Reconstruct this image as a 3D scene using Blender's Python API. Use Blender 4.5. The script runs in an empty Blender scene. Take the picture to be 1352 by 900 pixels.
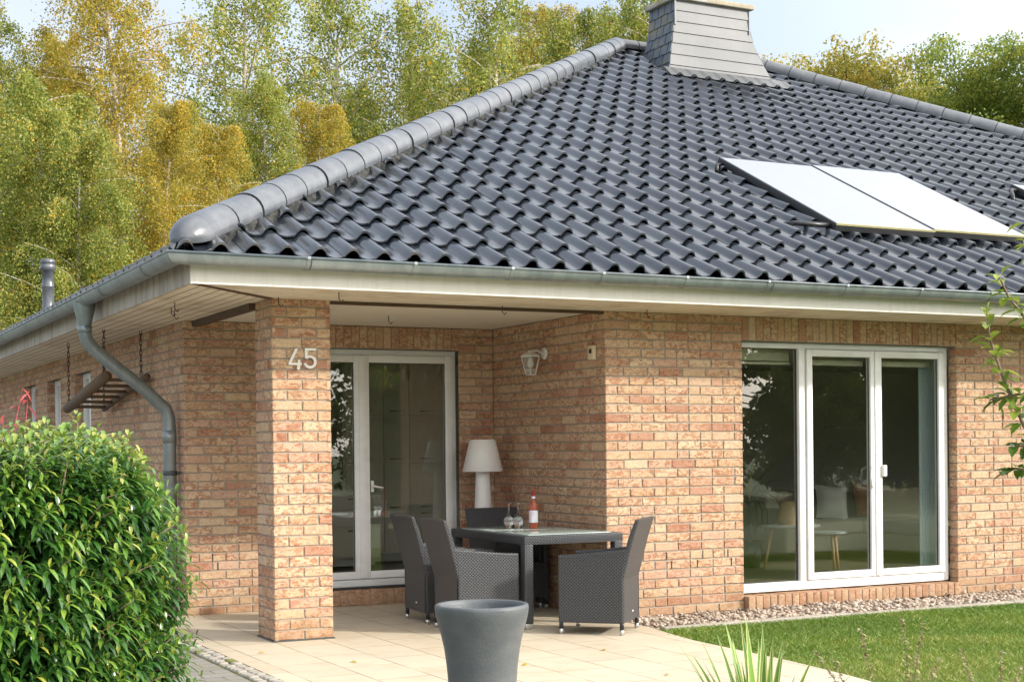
import bpy, bmesh, math, random
import numpy as np
from mathutils import Vector, Matrix
random.seed(7); RNG=np.random.default_rng(11)
S=bpy.context.scene; COL=S.collection
PI=math.pi
# ------------------------------------------------------------------ helpers
def link(o,parent=None):
    COL.objects.link(o)
    if parent is not None: o.parent=parent
    return o
def tag(o,label=None,cat=None,group=None,kind=None):
    if label: o['label']=label
    if cat: o['category']=cat
    if group: o['group']=group
    if kind: o['kind']=kind
    return o
def empty(name,loc=(0,0,0),rz=0.0):
    o=bpy.data.objects.new(name,None); o.empty_display_size=.2
    o.location=loc; o.rotation_euler=(0,0,rz); return link(o)
def copy_tree(o,parent=None):
    c=o.copy(); COL.objects.link(c)
    if parent is not None: c.parent=parent
    for ch in list(o.children): copy_tree(ch,c)
    return c
class MB:
    """collects polygons of one mesh"""
    def __init__(s): s.v=[];s.f=[];s.m=[];s.sm=[];s.attr=[]
    def add(s,vs,fs,mat=0,smooth=False,tone=0.5,M=None):
        b=len(s.v)
        if M is not None: vs=[M@Vector(v) for v in vs]
        s.v.extend([tuple(v) for v in vs]); s.attr.extend([tone]*len(vs))
        for f in fs: s.f.append([b+i for i in f]); s.m.append(mat); s.sm.append(smooth)
    def box(s,a,b,mat=0,M=None,bev=0.0,tone=.5):
        x0,y0,z0=[min(p,q) for p,q in zip(a,b)]; x1,y1,z1=[max(p,q) for p,q in zip(a,b)]
        if bev>0:
            bm=bmesh.new(); bmesh.ops.create_cube(bm,size=1)
            for v in bm.verts: v.co=Vector(((x0+x1)/2+v.co.x*(x1-x0),(y0+y1)/2+v.co.y*(y1-y0),(z0+z1)/2+v.co.z*(z1-z0)))
            bmesh.ops.bevel(bm,geom=bm.edges[:],offset=bev,segments=2,affect='EDGES',profile=.6)
            bm.verts.index_update()
            s.add([v.co.copy() for v in bm.verts],[[v.index for v in f.verts] for f in bm.faces],mat,True,tone,M); bm.free(); return
        vs=[(x0,y0,z0),(x1,y0,z0),(x1,y1,z0),(x0,y1,z0),(x0,y0,z1),(x1,y0,z1),(x1,y1,z1),(x0,y1,z1)]
        s.add(vs,[(0,3,2,1),(4,5,6,7),(0,1,5,4),(1,2,6,5),(2,3,7,6),(3,0,4,7)],mat,False,tone,M)
    def tube(s,pts,r,n=10,mat=0,caps=True,smooth=True,tone=.5,M=None):
        pts=[Vector(p) for p in pts]
        rs=r if isinstance(r,(list,tuple)) else [r]*len(pts)
        vs=[];prev=None
        for i,p in enumerate(pts):
            if i==0: t=pts[1]-p
            elif i==len(pts)-1: t=p-pts[i-1]
            else: t=(pts[i+1]-p).normalized()+(p-pts[i-1]).normalized()
            t.normalize()
            if prev is None:
                a=Vector((0,0,1)) if abs(t.z)<.9 else Vector((1,0,0)); u=t.cross(a).normalized()
            else: u=(prev-t*prev.dot(t)).normalized()
            prev=u; w=t.cross(u)
            for k in range(n):
                a=2*PI*k/n; vs.append(p+u*math.cos(a)*rs[i]+w*math.sin(a)*rs[i])
        fs=[]
        for i in range(len(pts)-1):
            for k in range(n):
                k2=(k+1)%n; fs.append((i*n+k,i*n+k2,(i+1)*n+k2,(i+1)*n+k))
        if caps: fs.append(tuple(range(n-1,-1,-1))); fs.append(tuple((len(pts)-1)*n+k for k in range(n)))
        s.add(vs,fs,mat,smooth,tone,M)
    def lathe(s,prof,n=32,c=(0,0,0),mat=0,smooth=True,tone=.5,M=None):
        vs=[];fs=[]
        for r,z in prof:
            for k in range(n):
                a=2*PI*k/n; vs.append((c[0]+r*math.cos(a),c[1]+r*math.sin(a),c[2]+z))
        for i in range(len(prof)-1):
            for k in range(n):
                k2=(k+1)%n; fs.append((i*n+k,i*n+k2,(i+1)*n+k2,(i+1)*n+k))
        s.add(vs,fs,mat,smooth,tone,M)
    def prism(s,poly,axis,a,b,mat=0,M=None,tone=.5):
        """poly in the two other axes (cyclic order), extruded along axis from a to b"""
        def P(p,h):
            return {0:(h,p[0],p[1]),1:(p[0],h,p[1]),2:(p[0],p[1],h)}[axis]
        n=len(poly); vs=[P(p,a) for p in poly]+[P(p,b) for p in poly]
        fs=[tuple(range(n)),tuple(range(2*n-1,n-1,-1))]+[(i,i+n,(i+1)%n+n,(i+1)%n) for i in range(n)]
        s.add(vs,fs,mat,False,tone,M)
    def build(s,name,mats,parent=None,fixn=True,attr=True):
        me=bpy.data.meshes.new(name); me.from_pydata(s.v,[],s.f)
        if not isinstance(mats,(list,tuple)): mats=[mats]
        for m in mats: me.materials.append(m)
        me.polygons.foreach_set('material_index',s.m); me.polygons.foreach_set('use_smooth',s.sm)
        if fixn:
            bm=bmesh.new(); bm.from_mesh(me); bmesh.ops.recalc_face_normals(bm,faces=bm.faces); bm.to_mesh(me); bm.free()
        if attr:
            at=me.attributes.new('tone','FLOAT','POINT'); at.data.foreach_set('value',np.array(s.attr,dtype=np.float32))
        boxuv(me); me.update()
        return link(bpy.data.objects.new(name,me),parent)
def boxuv(me):
    uv=me.uv_layers.new(name='UV'); nl=len(me.loops)
    if nl==0: return
    co=np.empty(len(me.vertices)*3,dtype=np.float32); me.vertices.foreach_get('co',co); co=co.reshape(-1,3)
    vi=np.empty(nl,dtype=np.int32); me.loops.foreach_get('vertex_index',vi)
    nr=np.empty(len(me.polygons)*3,dtype=np.float32); me.polygons.foreach_get('normal',nr); nr=np.abs(nr.reshape(-1,3))
    lt=np.empty(len(me.polygons),dtype=np.int32); me.polygons.foreach_get('loop_total',lt)
    d=np.repeat(np.argmax(nr,axis=1),lt); c=co[vi]
    u=np.where(d==0,c[:,1],c[:,0]); v=np.where(d==2,c[:,1],c[:,2])
    uv.data.foreach_set('uv',np.stack([u,v],1).astype(np.float32).ravel())
def arr_mesh(name,V,F,mat,attrs={},parent=None,smooth=False,matidx=None):
    """V (n,3) array, F (m,k) array"""
    me=bpy.data.meshes.new(name); V=np.asarray(V,dtype=np.float32); F=np.asarray(F,dtype=np.int32); m,k=F.shape
    me.vertices.add(len(V)); me.vertices.foreach_set('co',V.ravel())
    me.loops.add(m*k); me.loops.foreach_set('vertex_index',F.ravel())
    me.polygons.add(m); me.polygons.foreach_set('loop_start',np.arange(0,m*k,k,dtype=np.int32))
    for mm in (mat if isinstance(mat,(list,tuple)) else [mat]): me.materials.append(mm)
    if smooth: me.polygons.foreach_set('use_smooth',np.ones(m,dtype=bool))
    me.update(calc_edges=True)
    for n,a in attrs.items():
        at=me.attributes.new(n,'FLOAT','POINT'); at.data.foreach_set('value',np.asarray(a,dtype=np.float32))
    return link(bpy.data.objects.new(name,me),parent)
# ------------------------------------------------------------------ materials
class NT:
    def __init__(s,name):
        s.m=bpy.data.materials.new(name); s.m.use_nodes=True; s.t=s.m.node_tree; s.n=s.t.nodes
        s.b=s.n['Principled BSDF']; s.out=s.n['Material Output']
    def node(s,typ,**kw):
        n=s.n.new(typ)
        for k,v in kw.items():
            if k.startswith('_'): n.inputs[k[1:].replace('_',' ')].default_value=v
            else: setattr(n,k,v)
        return n
    def l(s,a,b): s.t.links.new(a,b)
    def set(s,**kw):
        for k,v in kw.items():
            k=k.replace('_',' '); i=s.b.inputs[k]
            if hasattr(v,'is_output') : s.l(v,i)
            elif isinstance(v,(tuple,list)) and len(v)==3: i.default_value=(*v,1)
            else: i.default_value=v
        return s
    def coord(s,which='Object'):
        return s.node('ShaderNodeTexCoord').outputs[which]
    def noise(s,vec,scale,detail=4,rough=.6,out='Fac',dist=0):
        n=s.node('ShaderNodeTexNoise',_Scale=scale,_Detail=detail,_Roughness=rough,_Distortion=dist); s.l(vec,n.inputs['Vector']); return n.outputs[out]
    def ramp(s,fac,stops,interp='LINEAR'):
        n=s.node('ShaderNodeValToRGB'); cr=n.color_ramp; cr.interpolation=interp
        while len(cr.elements)<len(stops): cr.elements.new(.5)
        for e,(p,c) in zip(cr.elements,stops):
            e.position=p; e.color=(*c,1) if not isinstance(c,(int,float)) else (c,c,c,1)
        s.l(fac,n.inputs[0]); return n.outputs[0]
    def mix(s,fac,a,b,blend='MIX'):
        n=s.node('ShaderNodeMix',data_type='RGBA',blend_type=blend)
        for v,i in ((fac,0),(a,6),(b,7)):
            if hasattr(v,'is_output'): s.l(v,n.inputs[i])
            elif i==0: n.inputs[0].default_value=v
            else: n.inputs[i].default_value=(*v,1)
        return n.outputs[2]
    def math(s,op,a,b=0.0,clamp=False):
        n=s.node('ShaderNodeMath',operation=op,use_clamp=clamp)
        for v,i in ((a,0),(b,1)):
            if hasattr(v,'is_output'): s.l(v,n.inputs[i])
            else: n.inputs[i].default_value=v
        return n.outputs[0]
    def attr(s,name): return s.node('ShaderNodeAttribute',attribute_name=name).outputs['Fac']
    def mapping(s,vec,scale=(1,1,1),rot=(0,0,0),loc=(0,0,0)):
        n=s.node('ShaderNodeMapping'); n.inputs['Scale'].default_value=scale; n.inputs['Rotation'].default_value=rot; n.inputs['Location'].default_value=loc
        s.l(vec,n.inputs['Vector']); return n.outputs[0]
    def bump(s,h,dist=.01,strength=1.0):
        n=s.node('ShaderNodeBump',_Distance=dist,_Strength=strength); s.l(h,n.inputs['Height']); s.l(n.outputs[0],s.b.inputs['Normal']); return s
def simple(name,col,rough=.6,metal=0,var=.12,nscale=6,bump=0,bscale=60,spec=.5,streak=None):
    t=NT(name); o=t.coord()
    n=t.noise(o,nscale,5)
    c=t.mix(n,tuple(x*(1-var) for x in col),tuple(min(1,x*(1+var)) for x in col))
    if streak: c=t.mix(t.ramp(t.noise(t.mapping(o,streak[0]),1,4),[(.45,0),(.75,1)]),c,streak[1])
    t.set(Base_Color=c,Roughness=rough,Metallic=metal,Specular_IOR_Level=spec)
    if bump: t.bump(t.noise(o,bscale,3),bump)
    return t.m
M={}
# brick: each brick has its own random tone attribute
def brick_mat(name,hue=0):
    t=NT(name); o=t.coord(); tn=t.attr('tone')
    base=t.ramp(tn,[(0,(.585,.42,.265)),(.22,(.535,.355,.22)),(.42,(.62,.47,.31)),(.60,(.545,.35,.245)),(.78,(.585,.415,.27)),(.92,(.505,.30,.20)),(1,(.41,.215,.14))],'LINEAR')
    vx=t.node('ShaderNodeCombineXYZ'); sh=t.math('MULTIPLY',tn,37.0); t.l(sh,vx.inputs[0]); t.l(sh,vx.inputs[1]); t.l(sh,vx.inputs[2])
    va=t.node('ShaderNodeVectorMath',operation='ADD'); t.l(o,va.inputs[0]); t.l(vx.outputs[0],va.inputs[1])
    p=va.outputs[0]
    n1=t.noise(t.mapping(p,(1,1,1.9)),15,5,.66,dist=1.3)
    red=t.ramp(n1,[(.475,0),(.55,1)])
    rc=t.ramp(t.noise(p,22,3),[(.3,(.23,.080,.036)),(.7,(.44,.18,.085))])
    # some bricks carry a lot of red, others none
    amt=t.ramp(t.math('FRACT',t.math('MULTIPLY',tn,13.7)),[(.08,.25),(.40,.9),(1,1)])
    c=t.mix(t.math('MULTIPLY',red,t.math('MULTIPLY',amt,.78)),base,rc)
    dk=t.ramp(t.noise(t.mapping(p,(1,1,1.4)),30,4,.7,dist=2.5),[(.57,0),(.63,1)])
    c=t.mix(t.math('MULTIPLY',dk,.7),c,(.15,.06,.04))
    pale=t.ramp(t.noise(o,4.5,5,.7),[(.5,0),(.8,1)])
    c=t.mix(t.math('MULTIPLY',pale,.22),c,(.62,.50,.37))
    sz=t.node('ShaderNodeSeparateXYZ'); t.l(o,sz.inputs[0]); hz=t.math('ADD',sz.outputs[2],t.math('MULTIPLY',t.math('SUBTRACT',t.noise(o,2.2,5,.7),.5),.9))
    c=t.mix(t.ramp(hz,[(.02,.55),(.34,0)]),c,(.30,.185,.10))
    ef=t.math('MULTIPLY',t.ramp(t.noise(o,1.1,6,.75),[(.58,0),(.72,1)]),t.ramp(t.noise(o,40,3),[(.45,0),(.6,1)])); c=t.mix(t.math('MULTIPLY',ef,.35),c,(.68,.60,.50))
    t.set(Base_Color=c,Roughness=.85,Specular_IOR_Level=.25)
    t.bump(t.mix(.5,t.noise(p,45,5,.7),n1),.010,1)
    return t.m
M['brick']=brick_mat('tan_red_brick')
M['mortar']=simple('mortar',(.35,.30,.24),.95,var=.38,nscale=14,bump=.004,bscale=120,spec=.2)
M['weep']=simple('open_joint',(.03,.024,.02),.9)
def tile_mat():
    t=NT('roof_tile_anthracite'); o=t.coord(); tn=t.attr('tone')
    b=t.ramp(tn,[(0,(.016,.021,.030)),(.8,(.029,.036,.048)),(1,(.052,.058,.066))])
    n=t.noise(o,3,5,.7); b=t.mix(t.math('MULTIPLY',t.ramp(n,[(.5,0),(.8,1)]),.4),b,(.085,.088,.09)); n3=t.noise(t.mapping(o,(1.6,.5,.5)),1.3,5,.7); b=t.mix(t.math('MULTIPLY',t.ramp(n3,[(.50,0),(.70,1)]),.35),b,(.075,.082,.088))
    li=t.ramp(t.noise(o,30,4,.7),[(.70,0),(.78,1)]); b=t.mix(t.math('MULTIPLY',li,.4),b,(.20,.20,.17))
    r=t.ramp(t.noise(o,7,5,.7),[(.3,.15),(.75,.30)])
    t.set(Base_Color=b,Roughness=r,Specular_IOR_Level=1.0,Coat_Weight=.35,Coat_Roughness=.12); t.bump(t.noise(o,18,3),.003,.5); return t.m
M['tile']=tile_mat()
M['hipbed']=simple('hip_mortar_dark',(.022,.023,.024),.95,var=.5,nscale=25,bump=.01,bscale=60,streak=((18,18,18),(.085,.082,.07)))
M['under']=simple('roof_underlay',(.018,.018,.02),.9)
M['cap']=simple('hip_cap_grey',(.080,.088,.102),.30,var=.3,nscale=5,bump=.002,bscale=30,spec=.9,streak=((5,5,5),(.13,.137,.145)))
M['zinc']=simple('weathered_zinc',(.22,.255,.265),.38,metal=.55,var=.22,nscale=3,bump=.002,bscale=20,streak=((9,9,1.2),(.32,.35,.35)))
M['zinc_dark']=simple('zinc_joint',(.08,.09,.09),.5,metal=.4)
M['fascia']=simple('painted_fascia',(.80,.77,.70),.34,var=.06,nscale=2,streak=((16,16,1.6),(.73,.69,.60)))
M['fascia_side']=simple('shaded_stained_side_fascia',(.46,.40,.32),.55,var=.2,nscale=3,streak=((14,14,2),(.17,.125,.085)))  # shade of the left side put into the base colour; streaks are brown stains
M['soffit']=simple('cream_soffit_board',(.77,.68,.54),.6,var=.08,nscale=3,streak=((3,3,3),(.50,.40,.27)))
M['groove']=simple('board_groove',(.16,.12,.08),.9)
M['darkwood']=simple('dark_brown_timber',(.085,.048,.028),.7,var=.4,nscale=12)
M['ceil']=simple('porch_ceiling_plaster',(.74,.66,.54),.8,var=.06,nscale=4,bump=.002)
M['pvc']=simple('white_window_plastic',(.80,.80,.78),.32,var=.04,nscale=2,streak=((4,4,9),(.70,.70,.67)))
M['gasket']=simple('black_gasket',(.02,.02,.02),.6)
def glass_mat(name,tint=(.86,.90,.87),rough=0.0):
    t=NT(name); o=t.coord()
    tr=t.node('ShaderNodeBsdfTransparent'); tr.inputs[0].default_value=(*tint,1)
    gl=t.node('ShaderNodeBsdfGlossy'); gl.inputs['Roughness'].default_value=rough; gl.inputs[0].default_value=(1,1,1,1)
    lw=t.node('ShaderNodeLayerWeight',_Blend=.5)
    bm=t.node('ShaderNodeBump',_Distance=.02,_Strength=.06); t.l(t.noise(o,1.3,1),bm.inputs['Height']); t.l(bm.outputs[0],gl.inputs['Normal'])
    f=t.math('ADD',t.math('MULTIPLY',t.math('POWER',lw.outputs['Facing'],4.0),.9),.085,True)
    mx=t.node('ShaderNodeMixShader'); t.l(f,mx.inputs[0]); t.l(tr.outputs[0],mx.inputs[1]); t.l(gl.outputs[0],mx.inputs[2])
    t.l(mx.outputs[0],t.out.inputs['Surface']); return t.m
M['glass']=glass_mat('window_glass',(.90,.92,.90))
def wicker(name,a,b):
    t=NT(name); uv=t.coord('UV')
    sp=t.node('ShaderNodeSeparateXYZ'); t.l(uv,sp.inputs[0]); u,v=sp.outputs[0],sp.outputs[1]
    vr=t.math('DIVIDE',v,.0135); row=t.math('FLOOR',vr); odd=t.math('MULTIPLY',t.math('FLOORED_MODULO',row,2.0),.5)
    fu=t.math('FRACT',t.math('ADD',t.math('DIVIDE',u,.029),odd)); fv=t.math('FRACT',vr)
    eu=t.math('MINIMUM',fu,t.math('SUBTRACT',1,fu)); ev=t.math('MINIMUM',fv,t.math('SUBTRACT',1,fv))
    au=t.ramp(eu,[(.08,0),(.24,1)]); av=t.ramp(ev,[(.0,.45),(.22,1)])
    h=t.math('MULTIPLY',au,av)
    c=t.mix(h,(.022,.022,.025),t.mix(t.noise(t.mapping(uv,(30,60,1)),1,2),a,b))
    t.set(Base_Color=c,Roughness=.40,Specular_IOR_Level=.55)
    t.bump(h,.006,1.0); return t.m
M['wicker']=wicker('anthracite_wicker',(.062,.066,.073),(.098,.103,.110))
M['steel']=simple('brushed_steel_tip',(.62,.62,.60),.3,metal=.9)
M['tabglass']=None
t=NT('frosted_table_glass'); t.set(Base_Color=(.42,.52,.49),Roughness=.16,Specular_IOR_Level=.8,Coat_Weight=.4); M['tabglass']=t.m
t=NT('lamp_white'); t.set(Base_Color=(.80,.78,.75),Roughness=.45,Subsurface_Weight=.1); M['lampwhite']=t.m
M['pot']=simple('grey_fibrestone_pot',(.085,.094,.102),.5,var=.2,nscale=7,bump=.002,bscale=90,streak=((5,5,9),(.12,.128,.132)))
M['soil']=simple('dark_soil',(.05,.035,.022),.95,var=.4,nscale=20,bump=.02,bscale=40)
t=NT('clear_wine_glass'); t.set(Base_Color=(1,1,1),Roughness=0.0,IOR=1.45,Transmission_Weight=1.0); M['wglass']=t.m
t=NT('rose_wine'); t.set(Base_Color=(.80,.22,.11),Roughness=.03,IOR=1.4,Transmission_Weight=.7,Specular_IOR_Level=.7); M['rose']=t.m
t=NT('bottle_label'); uv=t.coord('Object'); 
lc=t.ramp(t.noise(t.mapping(uv,(20,20,14)),1,3),[(.42,(.80,.78,.80)),(.52,(.66,.66,.80)),(.62,(.80,.55,.55))]); t.set(Base_Color=lc,Roughness=.5); M['blabel']=t.m
M['redcap']=simple('bottle_foil_red',(.30,.03,.025),.3)
M['white_metal']=simple('white_lacquered_metal',(.74,.72,.67),.4,var=.08)
M['cream_plastic']=simple('cream_plastic',(.72,.62,.42),.4)
M['black']=simple('black_plastic',(.012,.012,.014),.35)
M['slate']=simple('natural_slate',(.085,.105,.135),.45,var=.45,nscale=9,bump=.004,bscale=25,streak=((5,5,5),(.19,.17,.09)))
M['panelgrey']=simple('grey_fibre_cement_panel',(.115,.12,.127),.5,var=.16,nscale=2,bump=.001,bscale=60,streak=((1.4,1.4,1.4),(.16,.16,.16)))
M['capstone']=simple('lichen_chimney_cap',(.33,.29,.21),.85,var=.4,nscale=7,bump=.01,bscale=25,streak=((3,3,3),(.48,.50,.50)))
M['lead']=simple('lead_flashing',(.14,.145,.15),.5,metal=.3,var=.2,nscale=8)
t=NT('collector_glass'); t.set(Base_Color=t.mix(t.noise(t.coord(),1.2,5,.6),(.14,.15,.16),(.20,.21,.22)),Roughness=.20,Specular_IOR_Level=1.0,Coat_Weight=1.0,Coat_Roughness=.06); M['collector']=t.m
M['alu']=simple('collector_frame_dark',(.06,.062,.065),.4,metal=.5)
M['alu_lichen']=simple('collector_lower_edge',(.42,.38,.20),.6,var=.4,nscale=20)
M['rackwood']=simple('weathered_log',(.13,.085,.05),.8,var=.4,nscale=14,bump=.006,bscale=30)
M['rust']=simple('rusty_chain',(.045,.03,.024),.7,var=.4,nscale=30)
# ground
def patio_mat():
    t=NT('cream_paving_slabs'); o=t.coord()
    br=t.node('ShaderNodeTexBrick',offset=.5,offset_frequency=2)
    for k,v in (('Scale',1.0),('Mortar Size',.0055),('Mortar Smooth',.3),('Bias',0),('Brick Width',.62),('Row Height',.40)): br.inputs[k].default_value=v
    br.inputs['Color1'].default_value=(.59,.51,.385,1); br.inputs['Color2'].default_value=(.53,.45,.33,1); br.inputs['Mortar'].default_value=(.20,.155,.10,1)
    t.l(t.mapping(o,(1,1,1),(0,0,PI/2)),br.inputs['Vector'])
    gate=t.ramp(t.noise(o,1.7,3),[(.34,.25),(.50,1)])
    plain=t.mix(t.noise(o,.9,3),(.60,.525,.40),(.54,.46,.34))
    c=t.mix(gate,plain,br.outputs['Color'])
    d=t.ramp(t.noise(o,2.6,6,.72),[(.5,0),(.75,1)]); c=t.mix(t.math('MULTIPLY',d,.5),c,(.40,.31,.20))
    d2=t.ramp(t.noise(o,9,6,.75),[(.56,0),(.72,1)]); c=t.mix(t.math('MULTIPLY',d2,.22),c,(.30,.24,.16))
    sp=t.ramp(t.noise(o,38,3),[(.73,0),(.78,1)]); c=t.mix(t.math('MULTIPLY',sp,.5),c,(.16,.12,.07))
    t.set(Base_Color=c,Roughness=t.ramp(t.noise(o,1.5,4),[(.3,.45),(.7,.75)]),Specular_IOR_Level=.35)
    t.bump(t.noise(o,60,4),.0015,.6); return t.m
M['patio']=patio_mat()
def paver_mat():
    t=NT('grey_concrete_pavers'); o=t.coord()
    br=t.node('ShaderNodeTexBrick',offset=.5,offset_frequency=2)
    for k,v in (('Scale',1.0),('Mortar Size',.008),('Mortar Smooth',.4),('Bias',0),('Brick Width',.24),('Row Height',.16)): br.inputs[k].default_value=v
    br.inputs['Color1'].default_value=(.26,.24,.215,1); br.inputs['Color2'].default_value=(.20,.185,.165,1); br.inputs['Mortar'].default_value=(.10,.09,.06,1)
    t.l(o,br.inputs['Vector'])
    moss=t.ramp(t.noise(o,3.2,4),[(.46,0),(.6,1)])
    mm=t.math('MULTIPLY',moss,t.ramp(br.outputs['Fac'],[(0,.10),(1,1)]))
    c=t.mix(mm,br.outputs['Color'],(.17,.18,.035))
    c=t.mix(t.math('MULTIPLY',t.noise(o,40,4),.35),c,(.33,.31,.28))
    t.set(Base_Color=c,Roughness=.85); t.bump(t.math('SUBTRACT',1,br.outputs['Fac']),.004,1); return t.m
M['paver']=paver_mat()
M['cobble']=simple('granite_sett',(.34,.31,.26),.8,var=.3,nscale=12,bump=.006,bscale=40)
M['moss']=simple('mossy_joint',(.16,.16,.05),.95,var=.5,nscale=18)
M['kerb']=simple('concrete_kerb',(.38,.34,.28),.85,var=.15,nscale=8,bump=.003,bscale=80)
M['lawn']=simple('lawn_soil_green',(.085,.12,.022),.95,var=.35,nscale=3,bump=.02,bscale=40)
M['field']=simple('field_green',(.07,.10,.025),.95,var=.3,nscale=.4,bump=.02,bscale=10)
def pebble_mat():
    t=NT('river_pebbles'); tn=t.attr('tone'); o=t.coord()
    c=t.ramp(tn,[(0,(.55,.48,.40)),(.3,(.66,.60,.54)),(.5,(.42,.33,.25)),(.7,(.58,.46,.38)),(.86,(.30,.25,.21)),(1,(.13,.11,.10))])
    c=t.mix(t.math('MULTIPLY',t.noise(o,60,3),.3),c,(.75,.70,.64))
    c=t.mix(1.0,c,(.78,.72,.66),'MULTIPLY'); t.set(Base_Color=c,Roughness=.6); return t.m
M['pebble']=pebble_mat()
def leaf_mat(name,stops,rough=.45,trans=.35,spec=.4,coat=0):
    t=NT(name); tn=t.attr('tone'); 
    c=t.ramp(tn,stops)
    t.set(Base_Color=c,Roughness=rough,Specular_IOR_Level=spec,Coat_Weight=coat,Coat_Roughness=.2)
    if trans:
        tl=t.node('ShaderNodeBsdfTranslucent'); t.l(c,tl.inputs[0]); mx=t.node('ShaderNodeMixShader'); mx.inputs[0].default_value=trans
        t.l(t.b.outputs[0],mx.inputs[1]); t.l(tl.outputs[0],mx.inputs[2]); t.l(mx.outputs[0],t.out.inputs['Surface'])
    return t.m
M['birch_g']=leaf_mat('birch_leaves_olive',[(0,(.11,.16,.028)),(.35,(.29,.34,.065)),(.7,(.52,.51,.13)),(.9,(.72,.50,.08)),(1,(.76,.43,.035))],.45,.5)
M['birch_y']=leaf_mat('birch_leaves_gold',[(0,(.18,.20,.04)),(.35,(.42,.37,.065)),(.7,(.66,.47,.07)),(1,(.76,.42,.03))],.45,.5)
M['broad_g']=leaf_mat('broad_leaves_green',[(0,(.11,.17,.03)),(.5,(.25,.32,.055)),(.85,(.44,.43,.08)),(1,(.62,.44,.06))],.45,.48)
M['broad_a']=leaf_mat('broad_leaves_amber',[(0,(.15,.18,.035)),(.45,(.34,.32,.06)),(.8,(.54,.40,.07)),(1,(.66,.37,.035))],.45,.48)
M['dark_g']=leaf_mat('dark_leaves_green',[(0,(.05,.09,.02)),(.6,(.15,.21,.035)),(.9,(.32,.33,.05)),(1,(.50,.34,.05))],.45,.5)
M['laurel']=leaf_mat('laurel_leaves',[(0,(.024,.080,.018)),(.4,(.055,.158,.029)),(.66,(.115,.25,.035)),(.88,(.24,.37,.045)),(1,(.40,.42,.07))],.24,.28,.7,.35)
M['apple']=leaf_mat('apple_leaves',[(0,(.06,.12,.02)),(.5,(.17,.26,.035)),(1,(.42,.48,.08))],.4,.35)
M['grassm']=leaf_mat('grass_blades',[(0,(.07,.15,.016)),(.5,(.165,.27,.03)),(.85,(.31,.35,.07)),(1,(.48,.42,.16))],.5,.3)
M['redleaf']=leaf_mat('red_leaves',[(0,(.38,.03,.04)),(1,(.62,.16,.16))],.5,.3)
M['drystem']=leaf_mat('dry_seed_heads',[(0,(.16,.10,.05)),(.5,(.36,.30,.15)),(1,(.50,.46,.28))],.7,.2)
M['yucca_g']=leaf_mat('yucca_leaf_green',[(0,(.05,.13,.03)),(1,(.24,.40,.07))],.4,.25)
M['yucca_y']=leaf_mat('yucca_leaf_edge',[(0,(.62,.62,.22)),(1,(.75,.72,.36))],.4,.25)
M['bark_b']=simple('birch_bark',(.52,.46,.39),.8,var=.2,nscale=3,streak=((8,8,22),(.10,.08,.06)))
M['bark_d']=simple('brown_bark',(.11,.08,.055),.9,var=.3,nscale=8,bump=.02,bscale=20)
M['twig']=simple('young_twig_bark',(.20,.13,.085),.7,var=.3,nscale=20)
M['redstem']=simple('red_stem',(.40,.05,.07),.6,var=.2)
# interior
M['iwall']=simple('interior_wall',(.52,.49,.45),.8,var=.04)
M['ifloor']=simple('interior_dark_floor',(.26,.22,.17),.4,var=.25,nscale=3)
M['sofa']=simple('beige_sofa_fabric',(.50,.45,.35),.85,var=.08,nscale=20,bump=.002,bscale=200)
M['pillow_w']=simple('white_cushion',(.78,.77,.74),.85); M['pillow_d']=simple('dark_cushion',(.16,.14,.11),.85); M['pillow_r']=simple('rust_cushion',(.27,.115,.055),.85)
M['tabwhite']=simple('table_top_grey',(.68,.68,.66),.35); M['beech']=simple('beech_leg',(.55,.34,.18),.5,var=.15,nscale=20)
M['vase']=simple('woven_vase',(.52,.36,.20),.7,var=.3,nscale=40)
M['kitchen']=simple('kitchen_front_beige',(.66,.60,.50),.4,var=.05); M['counter']=simple('kitchen_counter',(.42,.41,.38),.4)
M['curtain']=simple('pale_curtain',(.55,.64,.66),.9,var=.06,nscale=8); M['blind']=simple('cream_blind',(.60,.56,.42),.8)
# ------------------------------------------------------------------ measures
H=2.73; X1=3.065; XB=-0.127; D=2.254; W=.49; WD=.436; OV=.874; OG=1.087; HG=2.918
EX,EY,EZ=-1.02,-1.02,2.922; TAN=.507; PH=math.atan(TAN); CS,SN=math.cos(PH),math.sin(PH)
XR=19.63; YB=17.3; AP=8.13
CRS=.0833; BH=.0705; JT=.0128
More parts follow.
